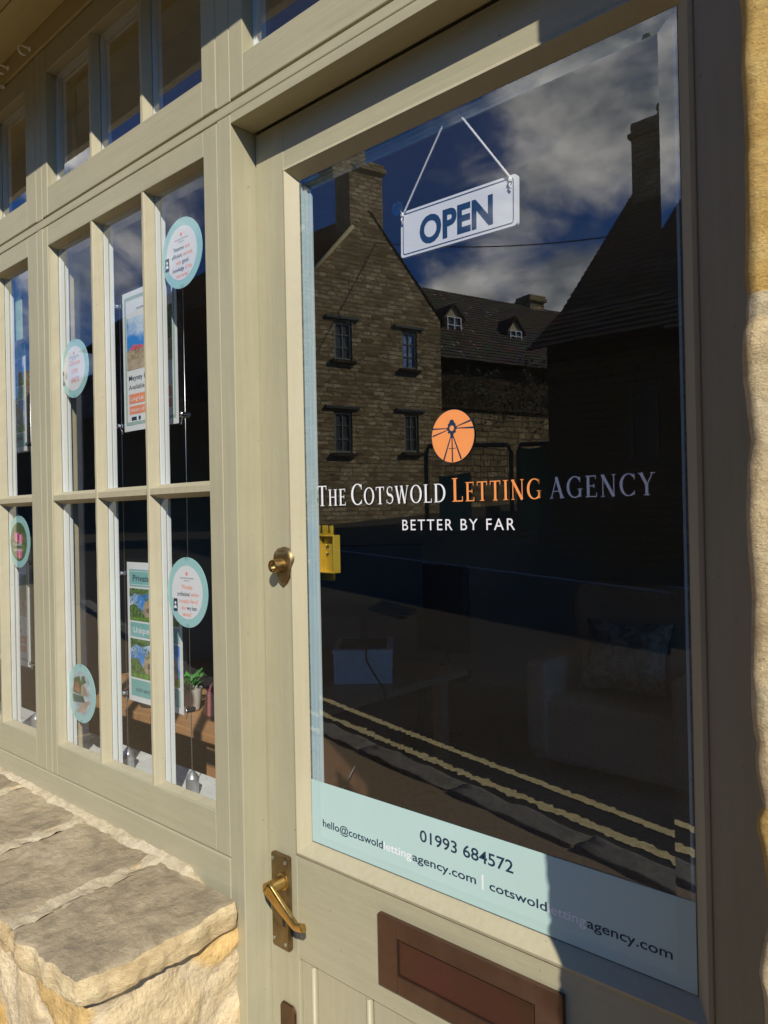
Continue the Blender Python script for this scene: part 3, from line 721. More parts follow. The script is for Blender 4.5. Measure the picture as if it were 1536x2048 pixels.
# windmill roundel
LX, LZ, LR = -.6047, 1.6535, .0352
def disc(bm, x, z, r, y, mi=0, n=48, sx=1.): add_poly(bm, [(x+sx*r*math.cos(a), y, z+r*math.sin(a)) for a in [2*math.pi*k/n for k in range(n)]], mi)
bm = bmesh.new(); disc(bm, LX, LZ, LR+.0006, YT, 1); disc(bm, LX, LZ, LR, YT-.00003, 0)
hx, hz = LX-.001, LZ+.0105
def seg2(bm, p, q, w0, w1, y, mi):
    d = (Vector(q)-Vector(p)).normalized(); n_ = Vector((-d.y, d.x)); a, b = Vector(p), Vector(q)
    add_poly(bm, [(v.x, y, v.y) for v in (a+n_*w0/2, b+n_*w1/2, b-n_*w1/2, a-n_*w0/2)], mi)
yy = YT-.00006
for q, w in (((hx-.0335, hz+.0015), .0022), ((hx-.033, hz-.0085), .0022), ((hx+.034, hz+.0085), .0028), ((hx+.0355, hz-.002), .0026)): seg2(bm, (hx, hz), q, .0008, w, yy, 1); yy -= 1e-5
for dx, w in ((-.0145, .0026), (0, .0024), (.0145, .0026)): seg2(bm, (hx, hz-.006), (hx+dx, LZ-(.0315 if dx else .0345)), .0016, w, yy, 1); yy -= 1e-5
seg2(bm, (hx-.006, hz-.027), (hx+.006, hz-.027), .0009, .0009, yy, 1); yy -= 1e-5
seg2(bm, (hx, hz-.004), (hx, hz-.013), .008, .003, yy, 1); yy -= 1e-5
disc(bm, hx, hz, .0072, yy, 1); yy -= 1e-5; disc(bm, hx, hz+.0075, .0042, yy, 1); yy -= 1e-5
for a in range(8): seg2(bm, (hx, hz), (hx+.0085*math.cos(a*.785), hz+.0085*math.sin(a*.785)), .004, .003, yy, 1); yy -= 5e-6
disc(bm, hx, hz, .0037, yy, 0)
part('windmill_roundel', bm, [ORANGE, NAVY], door, fix=False)
# letter plate
def empt(name, parent):
    e = bpy.data.objects.new(name, None); sc.collection.objects.link(e); e.parent = parent; e.matrix_parent_inverse = Matrix.Translation(-Vector(parent.location)); e.empty_display_size = .05; return e
bm = bmesh.new(); x0, x1, z0, z1 = -.7405, -.446, .8765, .979; i0, i1, j0, j1 = -.7055, -.484, .9015, .9535
for q in [(x0, i0, z0, z1), (i1, x1, z0, z1)]: add_box(bm, q[0], q[1], YD-.0075, YD+.0005, q[2], q[3], .001)
for q in [(z0, j0), (j1, z1)]: add_box(bm, i0, i1, YD-.0073, YD+.0005, q[0], q[1], .001)
lp = part('letter_plate', bm, BRONZE, door)
bm = bmesh.new(); add_box(bm, i0+.001, i1-.001, YD-.0045, YD+.0, j0+.0008, j1-.0012, .0015); add_box(bm, i0+.002, i1-.002, YD-.0062, YD-.0046, j1-.0045, j1-.002, .0006)
obj('flap', bm, BRONZER, lp).matrix_parent_inverse = Matrix()
# lever handle
bm = bmesh.new(); hx0, hx1, hz0, hz1 = -.976, -.9335, .8505, 1.0015
add_box(bm, hx0, hx1, YD-.010, YD, hz0, hz1, .003); 
lh = part('lever_handle', bm, OLDBRASS, door)
bm = bmesh.new(); cx, cz = -.946, .961
add_lathe(bm, [(.0135, 0), (.0135, .0015), (.0108, .003), (.0100, .026), (.0095, .034)], (cx, YD-.010, cz), (0, -1, 0), 28)
pts = []; wds = []
for k in range(25):
    t = k/24; x = cx+.004+.080*t; z = cz+.006-.046*t-.005*math.sin(t*3.1); y = YD-.046+.003*math.sin(t*3.1)
    if t > .82: z += (t-.82)*.06; x += (t-.82)*.03
    pts.append(Vector((x, y, z))); wds.append(.0128*(1-.52*min(1, t*1.15))*(1 if t > .04 else .85))
rings = []
for k, p in enumerate(pts):
    d = (pts[min(k+1, 24)]-pts[max(k-1, 0)]).normalized(); s = d.cross(Vector((0, 1, 0))).normalized(); yv = Vector((0, 1, 0)); w = wds[k]; th = .0046
    rings.append([bm.verts.new(p+s*w*math.copysign(abs(math.cos(a))**.6, math.cos(a))+yv*th*math.copysign(abs(math.sin(a))**.6, math.sin(a))) for a in [2*math.pi*q/16 for q in range(16)]])
for k in range(24):
    for q in range(16): f = bm.faces.new((rings[k][q], rings[k][(q+1) % 16], rings[k+1][(q+1) % 16], rings[k+1][q])); f.smooth = True
bm.faces.new(rings[0][::-1]); bm.faces.new(rings[-1])
obj('lever', bm, BRASS, lh)
bm = bmesh.new()
for sx, sz in ((hx0+.006, hz1-.009), (hx1-.006, hz1-.009), (hx0+.006, hz0+.012), (hx1-.008, hz0+.010)): add_lathe(bm, [(.0034, 0), (.0030, .0012), (.001, .0016)], (sx, YD-.0098, sz), (0, -1, 0), 14)
obj('screw', bm, STEEL, lh)
bm = bmesh.new(); add_box(bm, cx-.0025, cx+.004, YD-.0105, YD-.0098, .888, .915); disc(bm, cx+.0007, .915, .0048, YD-.0104, 0, 20); obj('keyhole', bm, BLACK, lh)
# lower cylinder cover plate
bm = bmesh.new(); add_prism(bm, [(-.966, YD-.0045, .64), (-.966, YD-.0045, .752), (-.960, YD-.0045, .760), (-.935, YD-.0045, .760), (-.929, YD-.0045, .752), (-.929, YD-.0045, .64)], (0, .0045, 0)); bmesh.ops.bevel(bm, geom=[e for e in bm.edges], offset=.0012, segments=2, affect='EDGES')
part('lock_escutcheon', bm, brassmat('dull_brown_brass', (.17, .11, .075), (.24, .16, .11), .45, 20), door)
# cylinder lock with shield shaped rose
bm = bmesh.new(); lx, lz = -.9375, 1.4725
SK_ = 1.24
shield = [(-.019, .004), (-.0195, .010), (-.017, .0165), (-.010, .0215), (0, .0235), (.010, .0215), (.017, .0165), (.0195, .010), (.019, .004), (.0165, -.006), (.0115, -.016), (.006, -.0245), (.0, -.0285), (-.006, -.0245), (-.0115, -.016), (-.0165, -.006)]
shield = [(a*SK_, b*SK_) for a, b in shield]
v0 = [bm.verts.new((lx+a, YD, lz+b)) for a, b in shield]; v1 = [bm.verts.new((lx+a*.97, YD-.004, lz+b*.97)) for a, b in shield]; v2 = [bm.verts.new((lx+a*.80, YD-.0075, lz+b*.80)) for a, b in shield]
for A, B in ((v0, v1), (v1, v2)):
    for k in range(16): f = bm.faces.new((A[k], A[(k+1) % 16], B[(k+1) % 16], B[k])); f.smooth = True
bm.faces.new(v2)
cl = part('cylinder_lock', bm, OLDBRASS, door)
bm = bmesh.new(); add_lathe(bm, [(.0125, .0), (.0115, .004), (.0105, .008), (.0105, .017), (.0098, .019), (.0078, .019), (.0074, .013), (.0073, .009)], (lx-.001, YD-.0065, lz-.001), (0, -1, 0), 32); obj('lock_barrel', bm, brassmat('worn_gold_brass', (.30, .19, .07), (.46, .30, .12), .35, 60), cl)
bm = bmesh.new(); add_lathe(bm, [(.0072, 0), (.0070, .0006)], (lx-.001, YD-.0065-.0115, lz-.001), (0, -1, 0), 24); add_box(bm, lx-.0022, lx+.0002, YD-.0065-.0130, YD-.0065-.012, lz-.005, lz+.003); obj('key_slot', bm, [STEEL], cl)
bm = bmesh.new(); text_bm(bm, 'BANHAM', lx-.0125, lx+.0125, lz+.0165, .0055, YD-.0079, bold=.01); obj('embossed_lettering', bm, plain('rubbed_brass', (.55, .45, .30), .35, .8), cl, fix=False)
# yellow rim lock keep on the inner frame
bm = bmesh.new(); add_box(bm, -.935, -.880, .1045, .108, 1.444, 1.535, .003)
kl = part('rim_latch', bm, YBRASS, door)
bm = bmesh.new(); 
# open-fronted bracket
add_box(bm, -.901, -.863, .1005, .1035, 1.458, 1.519, .0006)
for q in ((-.901, -.899, 1.458, 1.519), (-.865, -.863, 1.458, 1.519)): add_box(bm, q[0], q[1], .0885, .1003, q[2], q[3], .0005)
for q in ((1.458, 1.460), (1.517, 1.519)): add_box(bm, -.8988, -.8652, .0885, .1003, q[0], q[1], .0005)
obj('latch_bracket', bm, YBRASS, kl)
bm = bmesh.new()
for z in (1.488, 1.500): add_lathe(bm, [(.0036, 0), (.0030, .0015), (.0012, .0024)], (-.889, .1003, z), (0, -1, 0), 16)
obj('screw', bm, CHROME, kl)

# ---------------------------------------------------------------- OPEN sign
sg = thing('open_sign', 'white OPEN sign hanging on twisted cord inside the door glass', 'sign', (-.606, .082, 1.95))
bm = bmesh.new(); tilt = Matrix.Rotation(R(-1.8), 3, 'Y')
sx0, sx1, sz0, sz1, ys = -.7015, -.5075, 1.9170, 1.9825, .0795
CS = Vector(((sx0+sx1)/2, ys, (sz0+sz1)/2))
RS = Matrix.Rotation(R(1.2), 3, 'Y')
def SM(x, z, y=None): return CS + RS @ (Vector((x, ys if y is None else y, z))-CS)
def add_rbox(bm, x0, x1, y0, y1, z0, z1, r, mi=0):
    pts = []
    for (cx_, cz_, a0) in ((x1-r, z1-r, 0), (x0+r, z1-r, 90), (x0+r, z0+r, 180), (x1-r, z0+r, 270)):
        for k in range(6): a = R(a0+k*18); pts.append((cx_+r*math.cos(a), y0, cz_+r*math.sin(a)))
    add_prism(bm, [SM(p[0], p[2], y0) for p in pts], (0, y1-y0, 0), mi)
add_rbox(bm, sx0, sx1, ys, ys+.006, sz0, sz1, .0045); part('board', bm, plain('white_acrylic', (.74, .77, .82), .35, var=.02, scale=40), sg)
bm = bmesh.new()
def ring_rect(bm, x0, x1, z0, z1, w, y, r=.004):
    def loop(d):
        out = []
        rr = max(r-d, .0005)
        for (cx_, cz_, a0) in ((x1-d-rr, z1-d-rr, 0), (x0+d+rr, z1-d-rr, 90), (x0+d+rr, z0+d+rr, 180), (x1-d-rr, z0+d+rr, 270)):
            for k in range(5): a = R(a0+k*22.5); out.append(bm.verts.new(SM(cx_+rr*math.cos(a), cz_+rr*math.sin(a), y)))
        return out
    A, B = loop(0), loop(w)
    for k in range(len(A)): bm.faces.new((A[k], A[(k+1) % len(A)], B[(k+1) % len(A)], B[k]))
ring_rect(bm, sx0+.004, sx1-.0045, sz0+.0035, sz1-.0035, .0012, ys-.0004)
part('border_line', bm, NAVY, sg, fix=False)
bm = bmesh.new(); text_bm(bm, 'OPEN', sx0+.035, sx1-.036, sz0+.0120, .0375, ys, bold=.034, mapf=lambda x, z: SM(x, z, ys-.0005)); part('lettering', bm, NAVY, sg, fix=False)
PEG = Vector((-.602, .073, 2.086))
def rope(bm, a, b, r, turns):
    a, b = Vector(a), Vector(b); d = (b-a); n_ = 120; u = d.normalized().orthogonal(); s = d.normalized().cross(u)
    for ph in (0, math.pi): add_tube(bm, [a+d*(k/n_)+(u*math.cos(ph+turns*6.283*k/n_)+s*math.sin(ph+turns*6.283*k/n_))*r*.55 for k in range(n_+1)], r*.62, 6)
bm = bmesh.new(); pl, pr = SM(sx0+.005, sz1-.006, ys-.001), SM(sx1-.008, sz1-.008, ys-.001)
rope(bm, PEG+Vector((-.010, 0, 0)), pl+Vector((.004, -.002, .004)), .0013, 26); rope(bm, PEG+Vector((.008, 0, .004)), pr+Vector((0, -.002, .004)), .0014, 26)
for p in (pl, pr):
    add_lathe(bm, [(.0005, -.003), (.0028, -.0015), (.0032, .001), (.0015, .004)], p+Vector((0, -.002, 0)), (0, 0, 1), 12); add_tube(bm, [p, p+Vector((-.001, -.003, -.006)), p+Vector((.001, -.002, -.011))], .0011, 6)
part('cord', bm, plain('white_cord', (.72, .73, .74), .8), sg)
bm = bmesh.new(); add_lathe(bm, [(.010, 0), (.0085, .002), (.004, .004), (.0035, .008)], (sx0+.004, .0672, sz1+.004), (0, 1, 0), 20); part('suction_cup', bm, glassmat('clear_rubber', (.85, .88, .9), 3.), sg)

# ---------------------------------------------------------------- round hanging badges
YB = .0255
LFT = [('hello', 0)]
def badge(x, z, kind, label):
    t = thing('hanging_badge', label, 'round badge', (x, YB, z), 'round turquoise badges stuck inside the window panes')
    r = .0637
    bm = bmesh.new(); n = 64
    o_ = [(x+r*math.cos(2*math.pi*k/n), z+r*math.sin(2*math.pi*k/n)) for k in range(n)]
    add_prism(bm, [(a, YB, b) for a, b in o_], (0, .0012, 0)); part('disc', bm, TEAL, t)
    bm = bmesh.new(); disc(bm, x, z, .0487 if kind not in ('tulip', 'village') else .0475, YB-.00025, 0, 64)
    part('face', bm, CARD if kind not in ('tulip', 'village') else PIC[kind], t, fix=False)
    bm = bmesh.new(); Y = YB-.0005
    for zz in (z+.0637, z-.0637): b_ = bmesh.new(); add_box(b_, x-.0055, x+.0055, YB-.001, YB-.0002, zz-.006, zz+.0065); part('clear_tab', b_, CLEAR, t)
    if kind in ('tulip', 'village'):
        bm = bmesh.new()
        if kind == 'tulip':
            for a, b in ((-.012, .010), (.010, .006), (.004, -.030)):
                for dx in (-.008, 0, .008): add_poly(bm, [(x+a+dx+.0055*math.cos(q)*1., Y-abs(dx)*.001, z+b+.0125*math.sin(q)+abs(dx)*.25) for q in [2*math.pi*k/14 for k in range(14)]], 0 if dx else 1)
            text_bm(bm, 'Cotswold', x-.030, x+.018, z-.010, .0085, Y-.0002, 2); text_bm(bm, 'Specialists', x-.030, x+.022, z-.023, .0085, Y-.0002, 2)
        else:
            for k, (p, mi) in enumerate([([(-.038, .0), (-.03, .03), (-.005, .038), (.008, .012), (.008, -.004)], 3), ([(-.032, .004), (-.026, .022), (-.012, .026), (-.006, .010), (-.006, .0)], 4), ([(.000, -.004), (.002, .016), (.012, .024), (.024, .012), (.03, -.002)], 5), ([(-.040, -.006), (.008, -.004), (.020, -.018), (-.036, -.022)], 6), ([(-.020, -.042), (.005, -.020), (.030, -.012), (.040, -.012), (.012, -.040)], 5), ([(.002, .018), (.004, .038), (.018, .040), (.024, .026)], 3)]):
                add_poly(bm, [(x+a, Y-k*3e-5, z+b) for a, b in p], mi)
        part('picture', bm, [plain('pink_petal', (.75, .16, .35), .5), plain('pale_petal', (.85, .45, .5), .5), VWHITE, plain('tree_green_print', (.07, .13, .05), .5, var=.5), plain('red_stone_print', (.35, .16, .10), .5, var=.4), plain('path_print', (.42, .34, .26), .5, var=.3), plain('lake_print', (.06, .11, .09), .5, var=.6)], t, fix=False)
        return
    bm = bmesh.new(); disc(bm, x, z+.034, .0034, Y, 1, 20)
    text_bm(bm, 'THE COTSWOLD LETTING AGENCY', x-.022, x+.022, z+.0245, .0024, Y, 0); text_bm(bm, 'BETTER BY FAR', x-.009, x+.009, z+.0200, .0018, Y, 0)
    def row(z_, h, words, xc=0.):
        tot = sum(w for _, w, _ in words)+.004*(len(words)-1); xx = x+xc-tot/2
        for s, w, mi in words: text_bm(bm, s, xx, xx+w, z+z_, h, Y, mi, bold=.01); xx += w+.004
    if kind == 'attentive':
        row(.006, .0075, [('"Attentive', .034, 0), ('and', .014, 1)]); row(-.0065, .0075, [('efficient', .032, 0), ('service', .028, 1)], .002); row(-.019, .0075, [('with', .016, 1), ('good', .019, 0)], .002)
        row(-.0315, .0075, [('knowledge', .036, 0), ('of the', .021, 1)], .002); row(-.043, .0070, [('local market"', .040, 1)], .002)
        ix, iz = x-.046, z-.012
    elif kind == 'provides':
        row(.006, .0075, [('"Provides', .034, 1)]); row(-.0065, .0075, [('professional', .038, 0), ('service', .024, 1)], .003); row(-.019, .0075, [('to supply a few of', .058, 1)], .004)
        row(-.0315, .0075, [('the', .012, 1), ('very best', .032, 0)], .006); row(-.043, .0070, [('tenants"', .030, 1)], .0)
        ix, iz = x-.037, z-.024
    else:
        row(.008, .0105, [('Call us on', .046, 1)], .004); row(-.011, .0105, [('01993', .030, 1)], .003); row(-.030, .0105, [('684572', .036, 1)], .004)
    if kind != 'call':
        add_poly(bm, [(ix-.0065, Y-.0003, iz-.0115), (ix+.0065, Y-.0003, iz-.0115), (ix+.0065, Y-.0003, iz+.0115), (ix-.0065, Y-.0003, iz+.0115)], 0)
        disc(bm, ix, iz+.0035, .0028, Y-.0005, 2, 16); add_poly(bm, [(ix+.0045*math.cos(a), Y-.0005, iz-.0065+.006*math.sin(a)) for a in [R(q) for q in range(0, 181, 15)]], 2)
    else:
        ix, iz = x-.052, z-.016
        add_poly(bm, [(ix+a, Y-.0003, iz+b) for a, b in [(-.003, .016), (.004, .016), (.006, .009), (.001, .006), (.001, -.006), (.008, -.009), (.007, -.016), (-.001, -.016), (-.006, -.008), (-.006, .008)]], 0)
        for rr_ in (.006, .010, .014):
            P_, W_ = arc(0, 0, rr_, rr_, -38, 38, 8, .0011, .0011)
            stroke(bm, [(p_[0], p_[1]) for p_ in P_], .0012, 0, lambda a, b, l: (ix+.005+a, Y-.0002, iz+.004+b), [0])
    part('lettering', bm, [NAVY, SOFTOR, VWHITE], t, fix=False)
PIC = {'tulip': plain('tulip_photo_ground', (.10, .16, .05), .5, var=.5, scale=60), 'village': plain('village_photo_ground', (.42, .52, .55), .5, var=.3, scale=50)}
badge(-1.177, 2.0315, 'attentive', 'round badge reading Attentive and efficient service, high in the right hand pane')
badge(-1.597, 1.883, 'call', 'round badge reading Call us on 01993 684572 with a phone symbol')
badge(-1.180, 1.4165, 'provides', 'round badge reading Provides professional service, above the plant on the desk')
badge(-1.9025, 1.502, 'tulip', 'round badge with a photograph of pink tulips')
badge(-1.5935, 1.1745, 'village', 'round badge with a photograph of stone cottages beside water')

# ---------------------------------------------------------------- acrylic poster holders and cables
YP = .080
SKY = Mat('printed_sky', (.05, .30, .75), .5)
SKY.color(SKY.ramp(SKY.noise(14, 5, .6), [(.45, (.035, .25, .70)), (.62, (.60, .72, .85))])); SKY = SKY.m
PST = plain('printed_stone', (.40, .31, .20), .5, var=.35, scale=120); PGR = plain('printed_grass', (.14, .28, .04), .5, var=.4, scale=90)
PTR = plain('printed_foliage', (.09, .17, .04), .5, var=.8, scale=150); PRF = plain('printed_roof', (.15, .12, .10), .5, var=.4, scale=90); PGV = plain('printed_gravel', (.45, .36, .25), .5, var=.2, scale=80); PRD = plain('printed_blossom', (.6, .12, .16), .5, var=.4, scale=150)


def picture(bm, x0, x1, z0, z1, kind, Y):
    W, H = x1-x0, z1-z0
    def P(pts, mi, k): add_poly(bm, [(x0+a*W, Y-k*4e-5, z0+b*H) for a, b in pts], mi)
    P([(0, 0), (1, 0), (1, 1), (0, 1)], 0, 0)
    if kind == 'house':
        P([(0, 0), (1, 0), (1, .30), (0, .22)], 5, 1); P([(0, .2), (.45, .18), (.45, .42), (0, .38)], 1, 2)
        P([(.40, .12), (.78, .10), (.78, .40), (.70, .44), (.56, .66), (.40, .42)], 1, 3); P([(.56, .67), (.78, .43), (1, .43), (1, .55), (.66, .68)], 4, 4)
        P([(.78, .1), (1, .12), (1, .44), (.78, .42)], 1, 5); P([(.74, .45), (.8, .9), (.95, 1), (1, 1), (1, .4), (.80, .40)], 3, 6)
        P([(.06, .40), (.16, .47), (.34, .44), (.40, .39), (.2, .36)], 6, 7)
        for a in (.52, .60): P([(a, .36), (a+.04, .36), (a+.04, .46), (a, .46)], 4, 8)
        P([(.84, .26), (.88, .26), (.88, .36), (.84, .36)], 4, 8)
    else:
        P([(0, 0), (1, 0), (1, .22), (0, .18)], 2 if kind == 'lawn' else 5, 1)
        P([(.25, .15), (.30, .55), (.42, .75), (.52, .52), (.62, .60), (.78, .88), (.95, .60), (.96, .15)], 1, 2)
        P([(.50, .52), (.63, .62), (.78, .90), (.70, .90), (.56, .66)], 4, 3)
        P([(0, .1), (.0, .45), (.12, .52), (.24, .35), (.34, .12)], 3, 4); P([(0, .72), (0, 1), (.50, 1), (.40, .88), (.24, .80), (.12, .86)], 3, 5)
        for a in (.36, .6, .74): P([(a, .28), (a+.06, .28), (a+.06, .42), (a, .42)], 4, 6)
def speckle(bm, x0, x1, z0, z1, n, mi, Y, seed, s=.0035):
    rr = random.Random(seed)
    for k in range(n):
        a = rr.uniform(0, 3.14); cx_, cz_ = rr.uniform(x0, x1), rr.uniform(z0, z1); q = s*rr.uniform(.5, 1.2)
        add_poly(bm, [(cx_+q*math.cos(a+t)*(1 if i_ % 2 else .45), Y-.0005-k*1e-6, cz_+q*math.sin(a+t)*(1 if i_ % 2 else .45)) for i_, t in enumerate((0, 1.57, 3.14, 4.71))], mi)
PM = [SKY, PST, PGR, PTR, PRF, PGV, PRD]


def holder(xr, zb, kind, label, dz=0.):
    x0, x1, z0, z1 = xr-.205, xr, zb, zb+.294
    t = thing('poster_holder', label, 'poster holder', ((x0+x1)/2, YP, z0), 'acrylic poster holders hung on cables in the windows')
    bm = bmesh.new(); add_box(bm, x0-.006, x1+.012, YP+.0015, YP+.004, z0-.003, z1+.006, .0006); add_poly(bm, [(x0-.006, YP-.0015, z0-.003), (x1+.012, YP-.0015, z0-.003), (x1+.012, YP-.0015, z1+.006), (x0-.006, YP-.0015, z1+.006)]); part('acrylic_pocket', bm, CLEAR, t, fix=False)
    bm = bmesh.new(); add_box(bm, x0, x1, YP+.0002, YP+.0008, z0, z1); part('sheet', bm, CARD, t)
    bm = bmesh.new(); b2 = bmesh.new(); Y = YP-.0001
    def Q(b, a0, a1, c0, c1, mi, k=0): add_poly(b, [(x0+a0, Y-k*4e-5, z0+c0), (x0+a1, Y-k*4e-5, z0+c0), (x0+a1, Y-k*4e-5, z0+c1), (x0+a0, Y-k*4e-5, z0+c1)], mi)
    if kind == 'house':
        for a in ((.008, .197, .012, .019), (.008, .197, .276, .283), (.008, .014, .0195, .2755), (.191, .197, .0195, .2755)): Q(bm, *a, 1)
        picture(b2, x0+.016, x1-.016, z0+.128, z0+.238, 'house', Y-.0001)
        text_bm(bm, 'THE COTSWOLD LETTING AGENCY', x0+.055, x1-.055, z0+.252, .004, Y-.0002, 0); disc(bm, x0+.1025, z0+.264, .005, Y-.0002, 2, 18)
        text_bm(bm, 'Meysey Hampton', x0+.022, x0+.150, z0+.106, .011, Y-.0002, 0, bold=.005); text_bm(bm, 'Available from June', x0+.022, x0+.155, z0+.087, .010, Y-.0002, 0)
        Q(bm, .022, .182, .057, .077, 2, 3); Q(bm, .022, .182, .035, .052, 2, 3)
        text_bm(bm, 'Long Let & Unfurnished', x0+.028, x0+.170, z0+.063, .0085, Y-.0004, 3, bold=.01); text_bm(bm, 'Heart of the Village', x0+.028, x0+.150, z0+.040, .0072, Y-.0004, 3)
        Q(bm, .030, .050, .0215, .029, 0, 3); disc(bm, x0+.062, z0+.0255, .0045, Y-.0002, 0, 16); disc(bm, x0+.120, z0+.0255, .0045, Y-.0002, 0, 16)
    else:
        Q(bm, .010, .195, .243, .279, 4); Q(bm, .010, .195, .137, .167, 4); Q(bm, .010, .195, .012, .047, 4)
        for a in ((.014, .191, .2465, .2475), (.014, .191, .2745, .2755)): Q(bm, *a, 3, 2)
        picture(b2, x0+.010, x1-.010, z0+.171, z0+.239, 'lawn', Y-.0001); picture(b2, x0+.010, x1-.010, z0+.051, z0+.133, 'lawn', Y-.0001)
        text_bm(bm, 'Private Lets', x0+.024, x0+.140, z0+.2545, .0135, Y-.0003, 0, bold=.01); text_bm(bm, 'Unique', x0+.024, x0+.085, z0+.146, .013, Y-.0003, 3, bold=.008)
        text_bm(bm, '01993 684572', x0+.030, x0+.090, z0+.022, .0075, Y-.0003, 0); text_bm(bm, 'Elegant', x0+.112, x0+.180, z0+.030, .013, Y-.0003, 0, bold=.01)
    part('print', bm, [NAVY, SAGEC, SOFTOR, VWHITE, plain('turquoise_print', (.22, .48, .46), .5, var=.03)], t, fix=False)
    if kind == 'house': speckle(b2, x1-.075, x1-.02, z0+.160, z0+.234, 60, 3, YP, 3); speckle(b2, x0+.02, x0+.07, z0+.165, z0+.18, 16, 6, YP, 4, .002)
    else:
        for zq in (z0+.171, z0+.051): speckle(b2, x0+.012, x0+.085, zq+.045, zq+.066, 45, 3, YP, 5); speckle(b2, x0+.012, x0+.05, zq+.01, zq+.045, 30, 3, YP, 6); speckle(b2, x1-.06, x1-.012, zq+.012, zq+.03, 25, 2, YP, 7); speckle(b2, x0+.05, x0+.14, zq+.012, zq+.03, 25, 4, YP, 9, .002)
    part('photograph', b2, PM, t, fix=False)
    for cx_, cz_ in ((x0-.012, z1-.024), (x0-.012, z0+.014), (x1+.024, z1-.024), (x1+.024, z0+.014)):
        b = bmesh.new(); add_lathe(b, [(.0045, 0), (.0052, .001), (.0052, .020), (.0042, .0215)], (cx_, YP-.012, cz_), (0, 1, 0), 16)
        add_box(b, min(cx_, cx_+(.008 if cx_ < x0 else -.010)), max(cx_, cx_+(.008 if cx_ < x0 else -.010)), YP-.004, YP+.004, cz_-.0045, cz_+.0045, .001)
        if cz_ < z0+.1: add_tube(b, [(cx_, YP-.004, cz_-.003), (cx_+(.006 if cx_ < x0 else -.006), YP-.004, cz_-.009), (cx_+(.010 if cx_ < x0 else -.010), YP-.003, cz_-.018)], .0013, 6)
        part('cable_clamp', b, CHROME, t)
holder(-1.281, 1.7375, 'house', 'poster of a Meysey Hampton stone house to let, in the middle window')
holder(-1.283, 1.1665, 'unique', 'poster reading Private and Unique with blue sky photographs, above the desk')
holder(-1.976, 1.7335, 'unique2', 'upper poster half hidden behind the frame of the far left window')
holder(-1.978, 1.1760, 'house', 'lower poster beneath the tulip badge in the far left window')
for i_, (cx_, lab) in enumerate([(-1.4975, 'steel cable left of the posters in the middle window'), (-1.2575, 'steel cable beside the badges in the right hand pane'), (-1.9505, 'steel cable in the far left window'), (-2.195, 'steel cable hidden behind the far left window frame')]):
    t = thing('display_cable', lab, 'display cable', (cx_, YP, 1.016), 'steel display cables between window head and sill')
    bm = bmesh.new(); add_tube(bm, [(cx_, YP, 1.03), (cx_, YP, 2.235)], .0008, 6); part('wire', bm, STEEL, t)
    bm = bmesh.new(); add_lathe(bm, [(.0125, 0), (.0125, .034), (.0105, .0375), (.0040, .046), (.0015, .048)], (cx_, YP, 1.0165), (0, 0, 1), 24); part('anchor', bm, plain('brushed_anchor_metal', (.42, .44, .46), .35, .7), t)
    bm = bmesh.new(); add_lathe(bm, [(.0015, 0), (.0025, .004), (.0075, .012), (.0085, .015), (.0085, .034)], (cx_, YP, 2.205), (0, 0, 1), 24); part('top_anchor', bm, VWHITE, t)
bm = bmesh.new(); add_box(bm, -2.05, -1.925, .052, .0545, 2.008, 2.155, .001); o = obj('teal_board', bm, plain('sage_teal_panel', (.26, .42, .35), .6)); tag(o, 'plain teal board hanging above the poster in the far left window', 'board')

# ---------------------------------------------------------------- furniture inside
dk = thing('desk', 'light oak desk with brown end panel inside the shop', 'desk', (-2.8, 1.7, .09))
bm = bmesh.new(); add_box(bm, -3.7, -2.31, .90, 2.45, .708, .74, .002); part('desk_top', bm, WOOD, dk)
bm = bmesh.new(); add_box(bm, -2.375, -2.345, 1.25, 1.95, .15, .707, .001); part('end_panel', bm, plain('brown_panel', (.085, .042, .022), .6, var=.1), dk)
for lx_, ly_ in ((-3.6, 1.0), (-2.42, .96), (-3.6, 2.35), (-2.42, 2.35)):
    bm = bmesh.new(); add_box(bm, lx_-.03, lx_+.03, ly_-.03, ly_+.03, .09, .707, .002); part('leg', bm, IRON if lx_ < -3 else WOOD, dk)
rs = thing('monitor_riser', 'white box riser standing on the desk end', 'monitor riser', (-2.5, 1.86, .741)); rs.rotation_euler = (0, 0, 0)
RM = Matrix.Rotation(R(41), 3, 'Z'); rc = Vector((-2.61, 1.985, 0))
def rbox(bm, x0, x1, y0, y1, z0, z1, bev=.001): add_box(bm, rc.x+x0, rc.x+x1, rc.y+y0, rc.y+y1, z0, z1, bev, rot=RM, cen=rc)
WL = plain('white_laminate', (.90, .90, .86), .4)
bm = bmesh.new(); rbox(bm, -.14, .14, -.17, -.155, .742, .888); part('front_panel', bm, WL, rs)
bm = bmesh.new(); rbox(bm, -.145, .145, -.175, .20, .8885, .905); part('top_panel', bm, WL, rs)
bm = bmesh.new(); rbox(bm, -.14, -.125, -.154, .19, .742, .888); part('side_panel', bm, WL, rs)
bm = bmesh.new(); rbox(bm, -.124, .14, .17, .19, .742, .888); part('back_panel', bm, WL, rs)
mn = thing('monitor', 'black monitor on a wide base standing on the white riser', 'monitor', (rc.x, rc.y, .881))
bm = bmesh.new(); rbox(bm, -.115, .115, -.14, .10, .906, .918, .003); part('base', bm, BLACK, mn)
bm = bmesh.new(); rbox(bm, -.02, .02, .03, .05, .918, 1.16, .003); part('stem', bm, BLACK, mn)
bm = bmesh.new(); rbox(bm, -.30, .30, .02, .05, 1.04, 1.40, .006); part('screen', bm, BLACK, mn)
